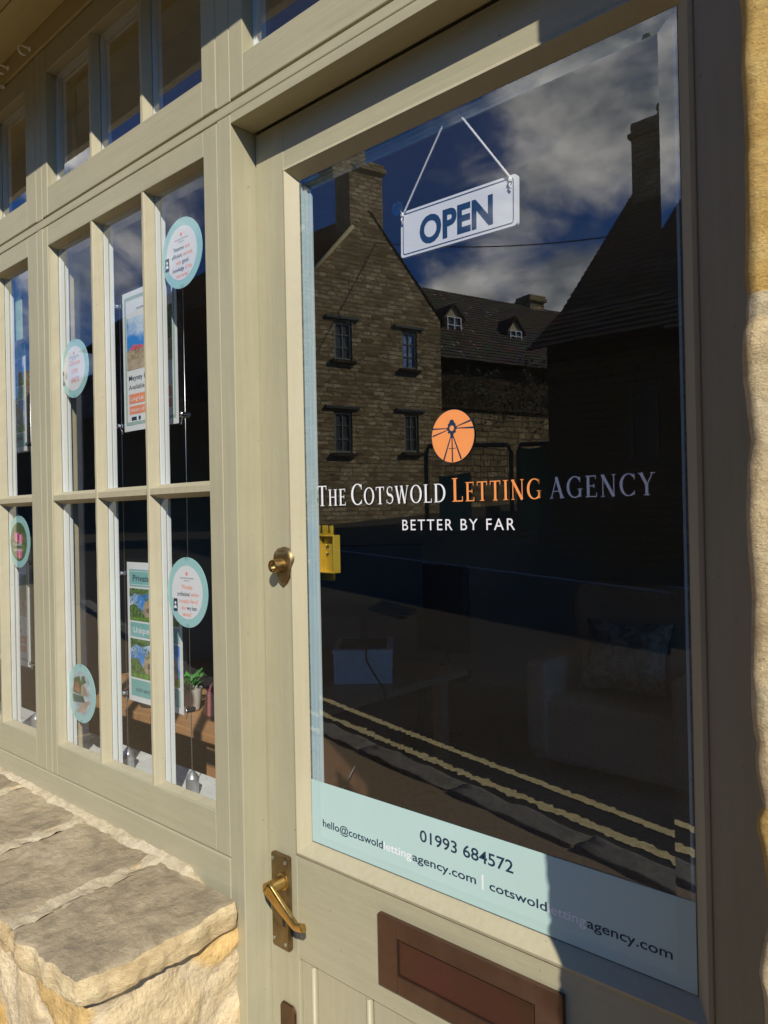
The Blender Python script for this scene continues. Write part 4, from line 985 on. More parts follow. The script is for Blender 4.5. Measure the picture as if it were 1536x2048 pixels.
bm = bmesh.new(); add_tube(bm, [(-2.50, 1.88, .915), (-2.42, 1.80, .87), (-2.335, 1.78, .80), (-2.30, 1.80, .745), (-2.295, 1.77, .67), (-2.30, 1.70, .58), (-2.31, 1.62, .48), (-2.32, 1.50, .34), (-2.32, 1.42, .22), (-2.30, 1.4, .095)], .0045, 8)
tag(obj('power_cable', bm, BLACK), 'thin black cable drooping over the edge of the desk', 'cable')
ar = thing('armchair', 'tall beige armchair in the dim room behind the door glass', 'armchair', (-1.8, 3.2, .09))
bm = bmesh.new(); add_box(bm, -2.25, -1.35, 2.95, 3.7, .16, .52, .04, seg=3); part('seat', bm, FABRIC, ar)
bm = bmesh.new(); add_box(bm, -2.2, -1.4, 3.35, 3.65, .5, 1.12, .06, seg=3); part('backrest', bm, FABRIC, ar)
for x_ in (-2.27, -1.45): bm = bmesh.new(); add_box(bm, x_, x_+.14, 2.93, 3.6, .2, .72, .04, seg=3); part('armrest', bm, FABRIC, ar)
for x_ in (-2.2, -1.42):
    for y_ in (3.0, 3.62): bm = bmesh.new(); add_box(bm, x_, x_+.05, y_, y_+.05, .09, .17); part('leg', bm, WOOD, ar)
bm = bmesh.new(); G = []
for sgn in (-1, 1):
    G = [[bm.verts.new(Vector((-1.80, 3.22, .74)) + Matrix.Rotation(R(-18), 3, 'X') @ Vector(((i/10-.5)*.50*(1-.12*(1-abs(j/5-1))), sgn*(.006+.075*(max(0, (1-(i/5-1)**4)*(1-(j/5-1)**4)))**.6), (j/10-.5)*.40*(1-.12*(1-abs(i/5-1)))))) for j in range(11)] for i in range(11)]
    for i in range(10):
        for j in range(10): bm.faces.new((G[i][j], G[i+1][j], G[i+1][j+1], G[i][j+1])).smooth = True
cu_ = Mat('patterned_cushion', (.4, .38, .3), .9); cu_.color(cu_.ramp(cu_.noise(13, 4, .7, dist=1.), [(.42, (.66, .60, .46)), (.56, (.36, .31, .23))])); tag(obj('cushion', bm, cu_.m), 'pale cushion with a dark sketched pattern on the armchair', 'cushion')
pt = thing('plant_pot', 'leafy green plant in a pale pot behind the poster', 'pot plant', (-2.75, 1.06, .741))
bm = bmesh.new(); add_lathe(bm, [(.035, 0), (.042, .008), (.052, .08), (.055, .095), (.049, .095), (.046, .08)], (-2.75, 1.06, .741), (0, 0, 1), 28); part('pot', bm, plain('pale_pot', (.55, .55, .50), .5), pt)
bm = bmesh.new()
for k in range(20):
    a = k*2.4; el = .6+.6*random.random(); L_ = .035+.05*random.random(); base = Vector((-2.75, 1.06, .825)); d = Vector((math.cos(a)*math.cos(el), math.sin(a)*math.cos(el), math.sin(el))); m_ = base+d*L_; s = d.cross(Vector((0, 0, 1))).normalized()*.016; tip = base+d*(L_+.052)+Vector((0, 0, -.015))
    add_tube(bm, [base, m_], .0018, 5, 0)
    v = [bm.verts.new(q) for q in (m_, m_.lerp(tip, .4)+s, tip, m_.lerp(tip, .4)-s, m_.lerp(tip, .45)+Vector((0, 0, .006)))]
    for q in ((0, 1, 4), (1, 2, 4), (2, 3, 4), (3, 0, 4)): bm.faces.new([v[i] for i in q])
part('foliage', bm, LEAFG, pt)
wc = thing('watering_can', 'small pink watering can on the desk beside the plant', 'watering can', (-2.60, 1.10, .741))
bm = bmesh.new(); add_lathe(bm, [(.055, 0), (.06, .005), (.052, .085), (.045, .10), (.040, .10), (.045, .08)], (-2.60, 1.10, .741), (0, 0, 1), 28); part('body', bm, PINK, wc)
bm = bmesh.new(); add_tube(bm, [(-2.60, 1.14, .76), (-2.66, 1.12, .80), (-2.70, 1.10, .85)], [.012, .009, .007], 12); part('spout', bm, PINK, wc)
bm = bmesh.new(); add_tube(bm, [(-2.60+.05*math.cos(a)+.01, 1.08, .80+.075*math.sin(a)) for a in [R(q) for q in range(-20, 200, 15)]], .006, 10); part('handle', bm, PINK, wc)
bk = bmesh.new(); add_lathe(bk, [(.06, 0), (.075, .07), (.07, .07), (.055, .005)], (-2.96, 1.02, .741), (0, 0, 1), 24); tag(obj('desk_basket', bk, IRON), 'dark round basket on the desk below the poster', 'basket')
oc = thing('office_chair', 'black office chair in the gloom beside the desk', 'office chair', (-3.0, 2.9, .09))
bm = bmesh.new(); add_box(bm, -3.25, -2.77, 2.7, 3.15, .50, .57, .03, seg=3); part('seat', bm, BLACK, oc)
bm = bmesh.new(); add_box(bm, -3.22, -2.80, 3.12, 3.18, .65, 1.22, .03, seg=3); part('backrest', bm, BLACK, oc)
bm = bmesh.new(); add_tube(bm, [(-3.01, 2.92, .12), (-3.01, 2.92, .5)], .03, 12); add_tube(bm, [(-3.01, 3.08, .53), (-3.01, 3.2, .6), (-3.01, 3.2, .8)], .015, 8); part('column', bm, IRON, oc)
bm = bmesh.new()
for k in range(5): a = k*1.2566; add_tube(bm, [(-3.01, 2.92, .16), (-3.01+.28*math.cos(a), 2.92+.28*math.sin(a), .12)], .018, 8); add_lathe(bm, [(.022, -.012), (.022, .012)], (-3.01+.28*math.cos(a), 2.92+.28*math.sin(a), .112), (0, 1, 0), 12)
part('star_base', bm, BLACK, oc)

# ---------------------------------------------------------------- stone pier on the right
EDGE = [(0.0, -.15), (1.1, -.150), (1.223, -.1516), (1.244, -.1548), (1.279, -.1474), (1.295, -.1483), (1.325, -.1513), (1.342, -.1552), (1.354, -.1513), (1.363, -.1515), (1.385, -.1547), (1.398, -.1547), (1.417, -.1561), (1.456, -.1556), (1.493, -.154), (1.522, -.1555), (1.555, -.1561), (1.575, -.1553), (1.594, -.1528), (1.611, -.1546), (1.637, -.1571), (1.668, -.1562), (1.686, -.1536), (1.699, -.1543), (1.735, -.1529), (1.784, -.1522), (1.833, -.1534), (1.876, -.1525), (2.0, -.156), (2.06, -.150), (2.12, -.157), (2.2, -.150), (2.5, -.152), (3.2, -.15)]
def edge_x(z):
    for (a, x0), (b, x1) in zip(EDGE, EDGE[1:]):
        if a <= z <= b: return x0+(x1-x0)*(z-a)/(b-a)
    return -.15
COURSES = [0, .22, .41, .60, .83, 1.02, 1.20, 1.275, 1.352, 1.392, 1.672, 1.694, 1.93, 2.16, 2.31, 2.53, 2.75, 3.2]
def pier():
    bm = bmesh.new(); us = []
    # profile path: from inner side (y=.05) along -y to the front corner, rounding, then +x
    path = [('s', .06-.012*k) for k in range(24)]+[('c', a) for a in range(0, 91, 15)]+[('f', .012*k+.012) for k in range(22)]+[('f', .30+.05*k) for k in range(14)]
    zs = []; z = 0.
    while z < 3.2: zs.append(z); z += .008 if 1.05 < z < 2.15 else .03
    zs.append(3.2); g = []
    for z in zs:
        ex = edge_x(z); j = min(abs(z-c) for c in COURSES); mort = max(0, 1-j/.007)
        ci = sum(1 for c in COURSES if c < z); prot = .006*noise.noise(Vector((ci*7.7, 1, 2)))
        row = []
        for kind, t in path:
            rc_ = .012
            if kind == 's': x, y, nx, ny = ex, t, -1, 0; y = max(t, -.225+rc_)
            elif kind == 'c': a = R(t); x, y, nx, ny = ex+rc_-rc_*math.cos(a), -.225+rc_-rc_*math.sin(a), -math.cos(a), -math.sin(a)
            else: x, y, nx, ny = ex+t, -.225, 0, -1
            p = Vector((x, y, z)); d = .005*noise.fractal(p*14, 1.0, 2.1, 4)+.0022*noise.noise(p*70)+prot
            d *= 1 if (kind == 'f' and t > .03) else .6
            if kind == 'c' and t < 45: d *= .35
            d -= mort*.006*(1 if kind == 'f' else .3)
            row.append(bm.verts.new((x+nx*d, y+ny*d, z)))
        g.append((row, ci))
    for i in range(len(g)-1):
        zc = (zs[i]+zs[i+1])/2; ci = sum(1 for c in COURSES if c < zc)
        mi = {12: 0, 13: 1, 14: 0, 11: 2, 10: 1, 9: 1, 8: 0, 7: 1}.get(ci, ci % 2)
        for k in range(len(path)-1):
            f = bm.faces.new((g[i][0][k], g[i][0][k+1], g[i+1][0][k+1], g[i+1][0][k])); f.smooth = True; f.material_index = mi
    o = obj('stone_pier', bm, [ORST, PALEST, WHST])
    for p in o.data.polygons: pass
    return tag(o, 'golden and pale limestone wall end to the right of the door', 'stone wall')
pier()
bm = bmesh.new(); add_box(bm, .55, 6.5, -.21, .3, 0, 5.2); add_box(bm, -.145, .56, -.20, .3, 3.19, 5.2); tag(obj('neighbour_wall', bm, PALEST), 'pale limestone house wall further right of the pier', 'stone wall')

# ---------------------------------------------------------------- low rubble wall and ledge under the window
lw = thing('window_wall', 'low rubble stone wall with a ledge of thick slabs under the window', 'stone wall', (-1.8, -.12, 0))
def lowwall():
    bm = bmesh.new(); X1, Yf = -1.018, -.245
    path = [('f', -3.4+.045*k) for k in range(36)]+[('f', -1.80+.01*k) for k in range(76)]+[('c', a) for a in range(0, 91, 15)]+[('s', .008*k+.008) for k in range(30)]
    pts2 = []
    for kind, t in path:
        rc_ = .03
        if kind == 'f': pts2.append((min(t, X1-rc_), Yf, 0, -1))
        elif kind == 'c': a = R(t); pts2.append((X1-rc_+rc_*math.sin(a), Yf+rc_-rc_*math.cos(a), math.sin(a), -math.cos(a)))
        else: pts2.append((X1, Yf+rc_+t*.9, 1, 0))
    zs = [k*.03 for k in range(18)]+[.54+k*.008 for k in range(47)]
    g = []; s = 0; acc = []
    for i, p in enumerate(pts2):
        if i: s += math.hypot(p[0]-pts2[i-1][0], p[1]-pts2[i-1][1])
        acc.append(s)
    lay_ = bm.verts.layers.float_color.new('stone')
    for z in zs:
        row = []
        for (x, y, nx, ny), s in zip(pts2, acc):
            w = noise.noise_vector(Vector((s*7, z*7, 0)))*.05
            q = Vector(((s+w.x)*5.2, (z+w.y)*8.0, 0)); ds, ps = noise.voronoi(q, distance_metric='DISTANCE', exponent=2.5)
            m_ = min(1, (ds[1]-ds[0])/.22); h = .010*(m_**.6)-.006
            h += .007*noise.fractal(Vector((s*16, z*16, 3)), 1., 2.1, 5)+.0018*noise.noise(Vector((s*110, z*110, 1)))
            v = bm.verts.new((x+nx*h, y+ny*h, z)); kk = int(abs(ps[0].x*31.7+ps[0].y*17.3)); vn = 1+.14*noise.noise(ps[0]*3.3)+.10*noise.noise(Vector((s*20, z*20, 5)))
            cs_ = [(.80, .63, .39), (.78, .50, .17), (.88, .76, .56), (.76, .60, .36), (.84, .57, .24), (.82, .67, .44)][kk % 6]; mm_ = min(1, max(0, (m_-.18)/.3)); mc_ = (.74, .60, .40)
            v[lay_] = [(c_*vn*mm_+q_*(1-mm_)) for c_, q_ in zip(cs_, mc_)]+[1.0]; row.append((v, m_, kk))
        g.append(row)
    for i in range(len(g)-1):
        for k in range(len(pts2)-1):
            f = bm.faces.new((g[i][k][0], g[i][k+1][0], g[i+1][k+1][0], g[i+1][k][0])); f.smooth = True
    return bm
o = part('rubble_face', lowwall(), RUB, lw)
def slab(x0, x1, seed, y0=-.275, y1=-.014, last=False):
    bm = bmesh.new(); nx, ny = max(4, int((x1-x0)/.006)), 46; top = []; bot = []
    def jag(t, s): return .010*noise.fractal(Vector((t*14, s, 0)), 1., 2.1, 4)
    rings = []
    for lvl in range(8):   # side profile from the bottom edge up to the top edge
        pass
    H = .038
    def P(u, v, w):
        # u,v in 0..1 across, w 0 bottom 1 top
        x = x0+(x1-x0)*u; y = y0+(y1-y0)*v
        bulge = .003*math.sin(w*math.pi)+.0045*noise.fractal(Vector((x*30, y*30, w*2+seed)), 1., 2.1, 4)
        j = jag(x*1.0, seed) ; 
        if v < .5: y += (j*(1-v*2))+(-bulge if v < .02 else 0)
        jr = jag(y*1.0+5, seed+9)
        if last and u > .5: x += jr*(u-.5)*2+(bulge if u > .98 else 0)
        if last and u > .9 and v < .12: x -= .012*(1-v/.12)*(u-.9)/.1; 
        if last and v < .06 and u > .8: y += .006*(u-.8)/.2*(1-v/.06)
        zt = .931-.002*math.sin(seed)+.012*(v-.7)+.0035*noise.fractal(Vector((x*16, y*16, seed)), 1., 2., 4)+.0012*noise.noise(Vector((x*90, y*90, seed)))
        e_ = min(v*(y1-y0), (1-u)*(x1-x0) if last else 9, .02)/.02
        zt -= .0025*(1-min(1, e_*3))**2
        return Vector((x, y, zt-H*(1-w)*(1+.25*noise.noise(Vector((x*12, y*12, seed+4))))))
    T = [[bm.verts.new(P(i/nx, j/ny, 1)) for j in range(ny+1)] for i in range(nx+1)]
    for i in range(nx):
        for j in range(ny): f = bm.faces.new((T[i][j], T[i+1][j], T[i+1][j+1], T[i][j+1])); f.smooth = True
    def side(idx):
        prev = [T[i][j] for i, j in idx]
        for w in (.85, .65, .45, .25, .1, 0):
            cur = [bm.verts.new(P(i/nx, j/ny, w)) for i, j in idx]
            for k in range(len(idx)-1): f = bm.faces.new((prev[k], prev[k+1], cur[k+1], cur[k])); f.smooth = True; f.material_index = 1
            prev = cur
    side([(i, 0) for i in range(nx+1)]+[(nx, j) for j in range(1, ny+1)]); side([(0, j) for j in range(ny, -1, -1)])
    B = [[bm.verts.new(P(i/8, j/8, 0)) for j in range(9)] for i in range(9)]
    for i in range(8):
        for j in range(8): bm.faces.new((B[i][j], B[i][j+1], B[i+1][j+1], B[i+1][j]))
    part('ledge_slab', bm, [SLAB, PALEST], lw)
slab(-1.222, -1.0, 1, last=True); slab(-1.505, -1.240, 2); slab(-1.80, -1.525, 3); slab(-2.12, -1.82, 4); slab(-2.45, -2.14, 5)
def grid_patch(x0, x1, y0, y1, z, amp, seed, n1, n2):
    bm = bmesh.new(); T = []
    for i in range(n1+1):
        r0 = []
        for j in range(n2+1):
            x = x0+(x1-x0)*i/n1; y = y0+(y1-y0)*j/n2; p = Vector((x, y, 0)); zz = z(x, y)+amp*noise.fractal(p*28+Vector((0, 0, seed)), 1., 2.1, 5)
            r0.append(bm.verts.new((x+.004*noise.noise(p*30), y, zz)))
        T.append(r0)
    for i in range(n1):
        for j in range(n2): f = bm.faces.new((T[i][j], T[i+1][j], T[i+1][j+1], T[i][j+1])); f.smooth = True
    return bm
# mortar between slabs and along the timber sill
bm = grid_patch(-1.252, -1.210, -.275, -.012, lambda x, y: .9325+.012*((y+.275)/.26-.7)-.004*abs(((x*1000) % 1)-.5), .0055, 3, 6, 70); part('mortar_joint', bm, MORT, lw)
bm = grid_patch(-1.536, -1.494, -.275, -.012, lambda x, y: .9325+.012*((y+.275)/.26-.7)-.004*abs(((x*1000) % 1)-.5), .0055, 5, 6, 70); part('mortar_joint', bm, MORT, lw)
bm = grid_patch(-1.832, -1.788, -.275, -.012, lambda x, y: .9325+.012*((y+.275)/.26-.7)-.004*abs(((x*1000) % 1)-.5), .0055, 7, 6, 70); part('mortar_joint', bm, MORT, lw)
bm = grid_patch(-2.6, -1.10, -.042, .0015, lambda x, y: .918+.024*max(0, min(1, (y+.036)/.03))*min(1, (-1.10-x)/.05), .004, 9, 300, 10); part('mortar_fillet', bm, MORT, lw)

# ---------------------------------------------------------------- far side of the street (seen in the panes)
E_ = Vector((.276, -.961, 0)); NN = Vector((.961, .276, 0)); G0 = Vector((-12.9, -14.2, 0))
def local_thing(name, label, cat, origin, ang, group=None):
    t = thing(name, label, cat, origin, group); t.rotation_euler = (0, 0, ang); return t
def lpart(name, bm, mats, parent, **kw): return obj(name, bm, mats, parent, **kw)
ANG = math.atan2(E_.y, E_.x)    # local x runs along the wall, local y = left of it = -normal? handled below
# local frame: x along E_, y = rotate90(E_) = (.961,.276) = outward normal
def house_window(parent, x0, x1, z0, z1, yf, cols=2, rows=3, pane=None, mat=None, lintel=True):
    e = bpy.data.objects.new('window', None); sc.collection.objects.link(e); e.parent = parent
    bm = bmesh.new(); w = .06
    for a in ((x0, x0+w, z0, z1), (x1-w, x1, z0, z1), (x0+w, x1-w, z0, z0+w), (x0+w, x1-w, z1-w, z1)): add_box(bm, a[0], a[1], yf-.12, yf-.03, a[2], a[3])
    for k in range(1, cols): x = x0+(x1-x0)*k/cols; add_box(bm, x-.014, x+.014, yf-.10, yf-.05, z0+w, z1-w)
    for k in range(1, rows): z = z0+(z1-z0)*k/rows; add_box(bm, x0+w, x1-w, yf-.098, yf-.052, z-.012, z+.012)
    obj('window_frame', bm, mat or WINFR, e)
    bm = bmesh.new(); add_box(bm, x0+w, x1-w, yf-.085, yf-.075, z0+w, z1-w); obj('pane', bm, pane or PANED, e)
    if lintel:
        bm = bmesh.new(); add_box(bm, x0-.10, x1+.08, yf-.1, yf+.10, z0-.09, z0-.005, .01); obj('sill', bm, SHADEW, e)
        bm = bmesh.new(); add_box(bm, x0-.25, x1+.2, yf-.05, yf+.06, z1+.06, z1+.14, .01); obj('lintel', bm, IRON, e)
def wall_with_holes(outline_fn, x0, x1, z0, z1, holes, th, y):
    """grid of quads between x and z breaks, clipped by outline_fn(x)->top z"""
    bm = bmesh.new(); xs = sorted(set([x0, x1]+[h[0] for h in holes]+[h[1] for h in holes]+[x0+(x1-x0)*k/14 for k in range(15)]))
    zs = sorted(set([z0]+[h[2] for h in holes]+[h[3] for h in holes]))
    for a, b in zip(xs, xs[1:]):
        m = (a+b)/2; zl = zs+[None]
        for k in range(len(zs)):
            za = zs[k]; zb_ = zs[k+1] if k+1 < len(zs) else None
            if any(h[0] < m < h[1] and zb_ is not None and h[2] <= za+1e-6 and zb_ <= h[3]+1e-6 for h in holes): continue
            ta, tb = outline_fn(a), outline_fn(b)
            if zb_ is None: add_poly(bm, [(a, y, za), (b, y, za), (b, y, tb), (a, y, ta)])
            else: add_poly(bm, [(a, y, za), (b, y, za), (b, y, zb_), (a, y, zb_)])
    for h in holes:
        for p in ([(h[0], y, h[2]), (h[1], y, h[2]), (h[1], y-th, h[2]), (h[0], y-th, h[2])], [(h[0], y, h[3]), (h[1], y, h[3]), (h[1], y-th, h[3]), (h[0], y-th, h[3])],
                  [(h[0], y, h[2]), (h[0], y, h[3]), (h[0], y-th, h[3]), (h[0], y-th, h[2])], [(h[1], y, h[2]), (h[1], y, h[3]), (h[1], y-th, h[3]), (h[1], y-th, h[2])]): add_poly(bm, p)
        add_poly(bm, [(h[0], y-th, h[2]), (h[1], y-th, h[2]), (h[1], y-th, h[3]), (h[0], y-th, h[3])])
    return bm
def slate_roof(bm, p0, p1, p2, p3, course=.17, th=.028, jag=.02, seed=0):
    """stepped courses: p0->p1 eave line, p3->p2 ridge line"""
    p0, p1, p2, p3 = map(Vector, (p0, p1, p2, p3)); L_ = (p3-p0).length; n = int(L_/course); nrm = (p1-p0).cross(p3-p0).normalized()
    if nrm.z < 0: nrm = -nrm
    rr = random.Random(seed)
    for k in range(n):
        t0, t1 = k/n, min(1.0, (k+1.25)/n); a, b = p0.lerp(p3, t0), p1.lerp(p2, t0); c, d = p1.lerp(p2, t1), p0.lerp(p3, t1)
        w = (b-a).length; m = max(2, int(w/.3)); 
        for q in range(m):
            u0, u1 = q/m, (q+1)/m; hh = th*(1+.5*rr.random()); dn = (p0-p3).normalized()*rr.uniform(0, jag)
            A, B, Cc, D = a.lerp(b, u0)+dn, a.lerp(b, u1)+dn, d.lerp(c, u1), d.lerp(c, u0)
            up = nrm*hh
            vs = [bm.verts.new(v) for v in (A+up, B+up, Cc+nrm*.004, D+nrm*.004, A, B)]
            bm.faces.new(vs[:4]); bm.faces.new((vs[0], vs[4], vs[5], vs[1]))
def chimney(parent, x0, x1, y0, y1, z0, z1, mat, cap=.09, pots=1):
    bm = bmesh.new(); add_box(bm, x0, x1, y0, y1, z0, z1, .02); add_box(bm, x0-cap, x1+cap, y0-cap, y1+cap, z1-.22, z1-.10, .02); add_box(bm, x0-cap*.5, x1+cap*.5, y0-cap*.5, y1+cap*.5, z1-.10, z1+.02, .02)
    c = lpart('chimney', bm, mat, parent)
    return c

gh = local_thing('gabled_house', 'tall stone gable end house with four small windows and a big chimney', 'house', G0, ANG)
apx, ez, hw = -.86, 6.83, 2.22
def gtop(x): return 9.34-abs(x-apx)*1.13
HW_ = [(-1.93, -1.42, 5.46, 6.42), (.09, .58, 5.40, 6.40), (-1.98, -1.46, 3.12, 4.16), (.12, .58, 3.19, 4.20)]
bm = wall_with_holes(gtop, apx-hw, apx+hw, .6, 9.5, HW_, .3, 0)
add_poly(bm, [(apx+hw, 0, .6), (apx+hw, -7, .6), (apx+hw, -7, ez), (apx+hw, 0, ez)]); add_poly(bm, [(apx-hw, 0, .6), (apx-hw, -7, .6), (apx-hw, -7, ez), (apx-hw, 0, ez)])
gw_ = lpart('wall', bm, GABLE, gh)
for k, h in enumerate(HW_): house_window(gh, *h, 0, 2, 3, PANEB if k == 1 else PANED)
bm = bmesh.new()
slate_roof(bm, (apx+hw+.14, .03, ez-.14), (apx+hw+.14, -7, ez-.14), (apx, -7, 9.40), (apx, .03, 9.40), seed=1); slate_roof(bm, (apx-hw-.12, .02, ez-.1), (apx-hw-.12, -7, ez-.1), (apx, -7, 9.40), (apx, .02, 9.40), seed=2)
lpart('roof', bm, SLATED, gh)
chimney(gh, -1.42, -.42, -.75, .004, 8.3, 10.62, GABLE)
bm = bmesh.new(); add_tube(bm, [(apx-hw+.02, .05, ez+.12), (apx-.5, .05, 9.34-.5*1.13+.10)], .055, 8); lpart('verge_coping', bm, CREAM, gh)
bm = bmesh.new(); add_tube(bm, [(apx-hw+.25, .06, 1.3), (apx-hw+.25, .06, 6.6)], .04, 8); lpart('downpipe', bm, IRON, gh)

# long house behind with dormers
lh_ = local_thing('long_house', 'long low stone house with dark slate roof and two small dormers', 'house', G0, ANG)
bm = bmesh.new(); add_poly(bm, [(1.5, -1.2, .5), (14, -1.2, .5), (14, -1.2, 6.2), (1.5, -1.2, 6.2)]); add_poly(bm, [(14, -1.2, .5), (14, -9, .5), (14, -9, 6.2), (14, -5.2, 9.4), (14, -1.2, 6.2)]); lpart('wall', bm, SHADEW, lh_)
bm = bmesh.new(); slate_roof(bm, (1.2, -.9, 6.05), (12.4, -.9, 6.05), (12.4, -5, 9.45), (1.2, -5, 9.5), .2, seed=3); lpart('roof', bm, SLATE, lh_)
for x0, x1, z0, z1, zz in ((3.47, 4.03, 7.22, 7.79, 8.2), (6.08, 6.60, 7.22, 7.64, 8.08)):
    d_ = bpy.data.objects.new('dormer', None); sc.collection.objects.link(d_); d_.parent = lh_
    bm = bmesh.new(); add_prism(bm, [(x0-.06, -2.5, z0-.05), (x1+.06, -2.5, z0-.05), (x1+.06, -2.5, z1+.02), ((x0+x1)/2, -2.5, zz-.05), (x0-.06, -2.5, z1+.02)], (0, -1.5, 0)); obj('dormer_wall', bm, CREAM, d_)
    bm = bmesh.new(); xm = (x0+x1)/2
    for s in (-1, 1):
        a, b = (xm, zz+.04), (xm+s*((x1-x0)/2+.17), z1-.06); add_prism(bm, [(a[0], -2.42, a[1]), (b[0], -2.42, b[1]), (b[0], -2.42, b[1]-.06), (a[0], -2.42, a[1]-.07)], (0, -1.9, 0))
    obj('dormer_roof', bm, SLATED, d_)
    bm = bmesh.new()
    for a in ((x0, x0+.035), (xm-.018, xm+.018), (x1-.035, x1)): add_box(bm, a[0], a[1], -2.49, -2.45, z0, z1)
    for z in (z0, (z0+z1)/2, z1-.035): add_box(bm, x0+.036, xm-.019, -2.488, -2.452, z, z+.03); add_box(bm, xm+.019, x1-.036, -2.488, -2.452, z, z+.03)
    obj('window_frame', bm, VWHITE, d_)
    bm = bmesh.new(); add_box(bm, x0+.03, x1-.03, -2.498, -2.494, z0+.02, z1-.02); obj('pane', bm, PANED, d_)
chimney(lh_, 9.2, 9.95, -5.5, -4.8, 8.8, 9.85, GABLE)

# garden wall
gwl = local_thing('garden_wall', 'rubble stone garden wall joining the gabled house', 'stone wall', G0, ANG)
bm = bmesh.new(); add_box(bm, 1.36, 9.5, -.75, -.4, .4, 4.5); lpart('wall_face', bm, GWALL, gwl)
bm = bmesh.new()
for k in range(20): add_box(bm, 1.36+k*.405, 1.36+k*.405+.39, -.82, -.33, 4.505, 4.59+.02*random.random(), .015)
lpart('coping', bm, SHADEW, gwl)

# bare shrub above the wall
def shrub(x0, n, seed, zb=4.3, label='', h=2.6):
    rr = random.Random(seed); bm = bmesh.new(); bl = bmesh.new()
    def grow(p, d, L_, r, lev):
        q = p+d*L_; add_tube(bm, [p, p.lerp(q, .5)+Vector((rr.uniform(-.05, .05), rr.uniform(-.05, .05), 0)), q], [r, r*.8, r*.6], 4, cap=False)
        if lev < 4:
            for _ in range(rr.choice((2, 3))):
                nd = (d+Vector((rr.uniform(-.8, .8), rr.uniform(-.5, .5), rr.uniform(-.45, .5)))).normalized(); grow(q, nd, L_*rr.uniform(.6, .85), r*.6, lev+1)
        else:
            for _ in range(4):
                c = q+Vector((rr.uniform(-.15, .15), rr.uniform(-.15, .15), rr.uniform(-.15, .15))); a = rr.uniform(0, 6.28); s = .045
                add_poly(bl, [c+Vector((s*math.cos(a), 0, s*math.sin(a))), c+Vector((s*.6*math.cos(a+1.6), s*.5, s*.6*math.sin(a+1.6))), c+Vector((-s*math.cos(a), 0, -s*math.sin(a))), c+Vector((s*.6*math.cos(a-1.6), -s*.5, s*.6*math.sin(a-1.6)))])
    for k in range(n): grow(Vector((x0+rr.uniform(-.8, .8), -1.0+rr.uniform(-.1, .1), zb-1.2)), Vector((rr.uniform(-.4, .4), rr.uniform(-.05, .1), 1)).normalized(), h*.33, .04, 0)
    t = local_thing('climbing_shrub', label, 'shrub', G0, ANG, 'bare shrubs against the long house')
    lpart('branches', bm, plain('pale_twig', (.13, .11, .08), .9), t); lpart('leaves', bl, plain('dark_ivy', (.03, .045, .015), .7, var=.5), t)
shrub(3.2, 5, 3, label='dark ivy covered shrub nearest the gabled house'); shrub(6.2, 6, 8, label='bare twiggy shrub below the smaller dormer', h=3.2); shrub(8.3, 5, 12, label='twiggy shrub at the far end of the garden wall', h=2.8)

# left house (ridge parallel to our facade)
lf = thing('hipped_house', 'stone house, coloured dark for shade, with a hipped slate roof left of the gable', 'house', (-20, -13, 0))
bm = bmesh.new(); add_box(bm, -24.4, -14.2, -17, -11.6, .5, 7.4); part('wall', bm, SHADEW, lf)
bm = bmesh.new()
slate_roof(bm, (-24.8, -11.3, 7.3), (-13.9, -11.3, 7.3), (-13.9, -14.2, 9.85), (-21.2, -14.2, 9.85), .2, seed=5); slate_roof(bm, (-24.8, -17.2, 7.3), (-24.8, -11.3, 7.3), (-21.2, -14.2, 9.85), (-21.3, -14.3, 9.85), .2, seed=6)
slate_roof(bm, (-13.9, -17.2, 7.3), (-24.8, -17.2, 7.3), (-21.2, -14.2, 9.85), (-13.9, -14.2, 9.85), .25, seed=7)
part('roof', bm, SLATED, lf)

tr_ = thing('terrace_house', 'long dark stone terrace beyond the hipped house, at the far left of the reflections', 'house', (-42, -15, 0))
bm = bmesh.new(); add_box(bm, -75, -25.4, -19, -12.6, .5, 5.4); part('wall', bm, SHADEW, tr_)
bm = bmesh.new(); slate_roof(bm, (-75.3, -12.3, 5.3), (-25.2, -12.3, 5.3), (-25.2, -15.6, 8.1), (-75.3, -15.6, 8.1), .3, seed=21); part('roof', bm, SLATED, tr_)
bm = bmesh.new(); add_box(bm, -40.5, -39.5, -16.2, -15.2, 7.2, 9.3, .03); part('chimney', bm, GABLE, tr_)
bm = bmesh.new(); add_box(bm, -31.5, -30.6, -16.1, -15.2, 7.2, 9.1, .03); part('chimney', bm, GABLE, tr_)

# right house, gable verge at x=-6.75
rh = thing('steep_roofed_house', 'shaded stone house with steep stone slate roof across the road', 'house', (-2, -13, 0))
bm = bmesh.new(); add_box(bm, -6.72, 5.0, -19.2, -11.0, .3, 4.45)
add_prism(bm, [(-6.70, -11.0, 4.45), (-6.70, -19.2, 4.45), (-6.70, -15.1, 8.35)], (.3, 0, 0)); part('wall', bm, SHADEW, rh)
bm = bmesh.new(); 
slate_roof(bm, (-6.85, -10.55, 4.35), (5.2, -10.55, 4.35), (5.2, -11.8, 5.25), (-6.85, -11.8, 5.25), .2, seed=8); slate_roof(bm, (-6.85, -11.75, 5.2), (5.2, -11.75, 5.2), (5.2, -15.15, 8.5), (-6.85, -15.15, 8.5), .19, seed=9)
slate_roof(bm, (5.2, -19.6, 4.4), (-6.85, -19.6, 4.4), (-6.85, -15.15, 8.5), (5.2, -15.15, 8.5), .22, seed=10)
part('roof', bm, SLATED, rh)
e = bpy.data.objects.new('x', None); bpy.data.objects.remove(e)
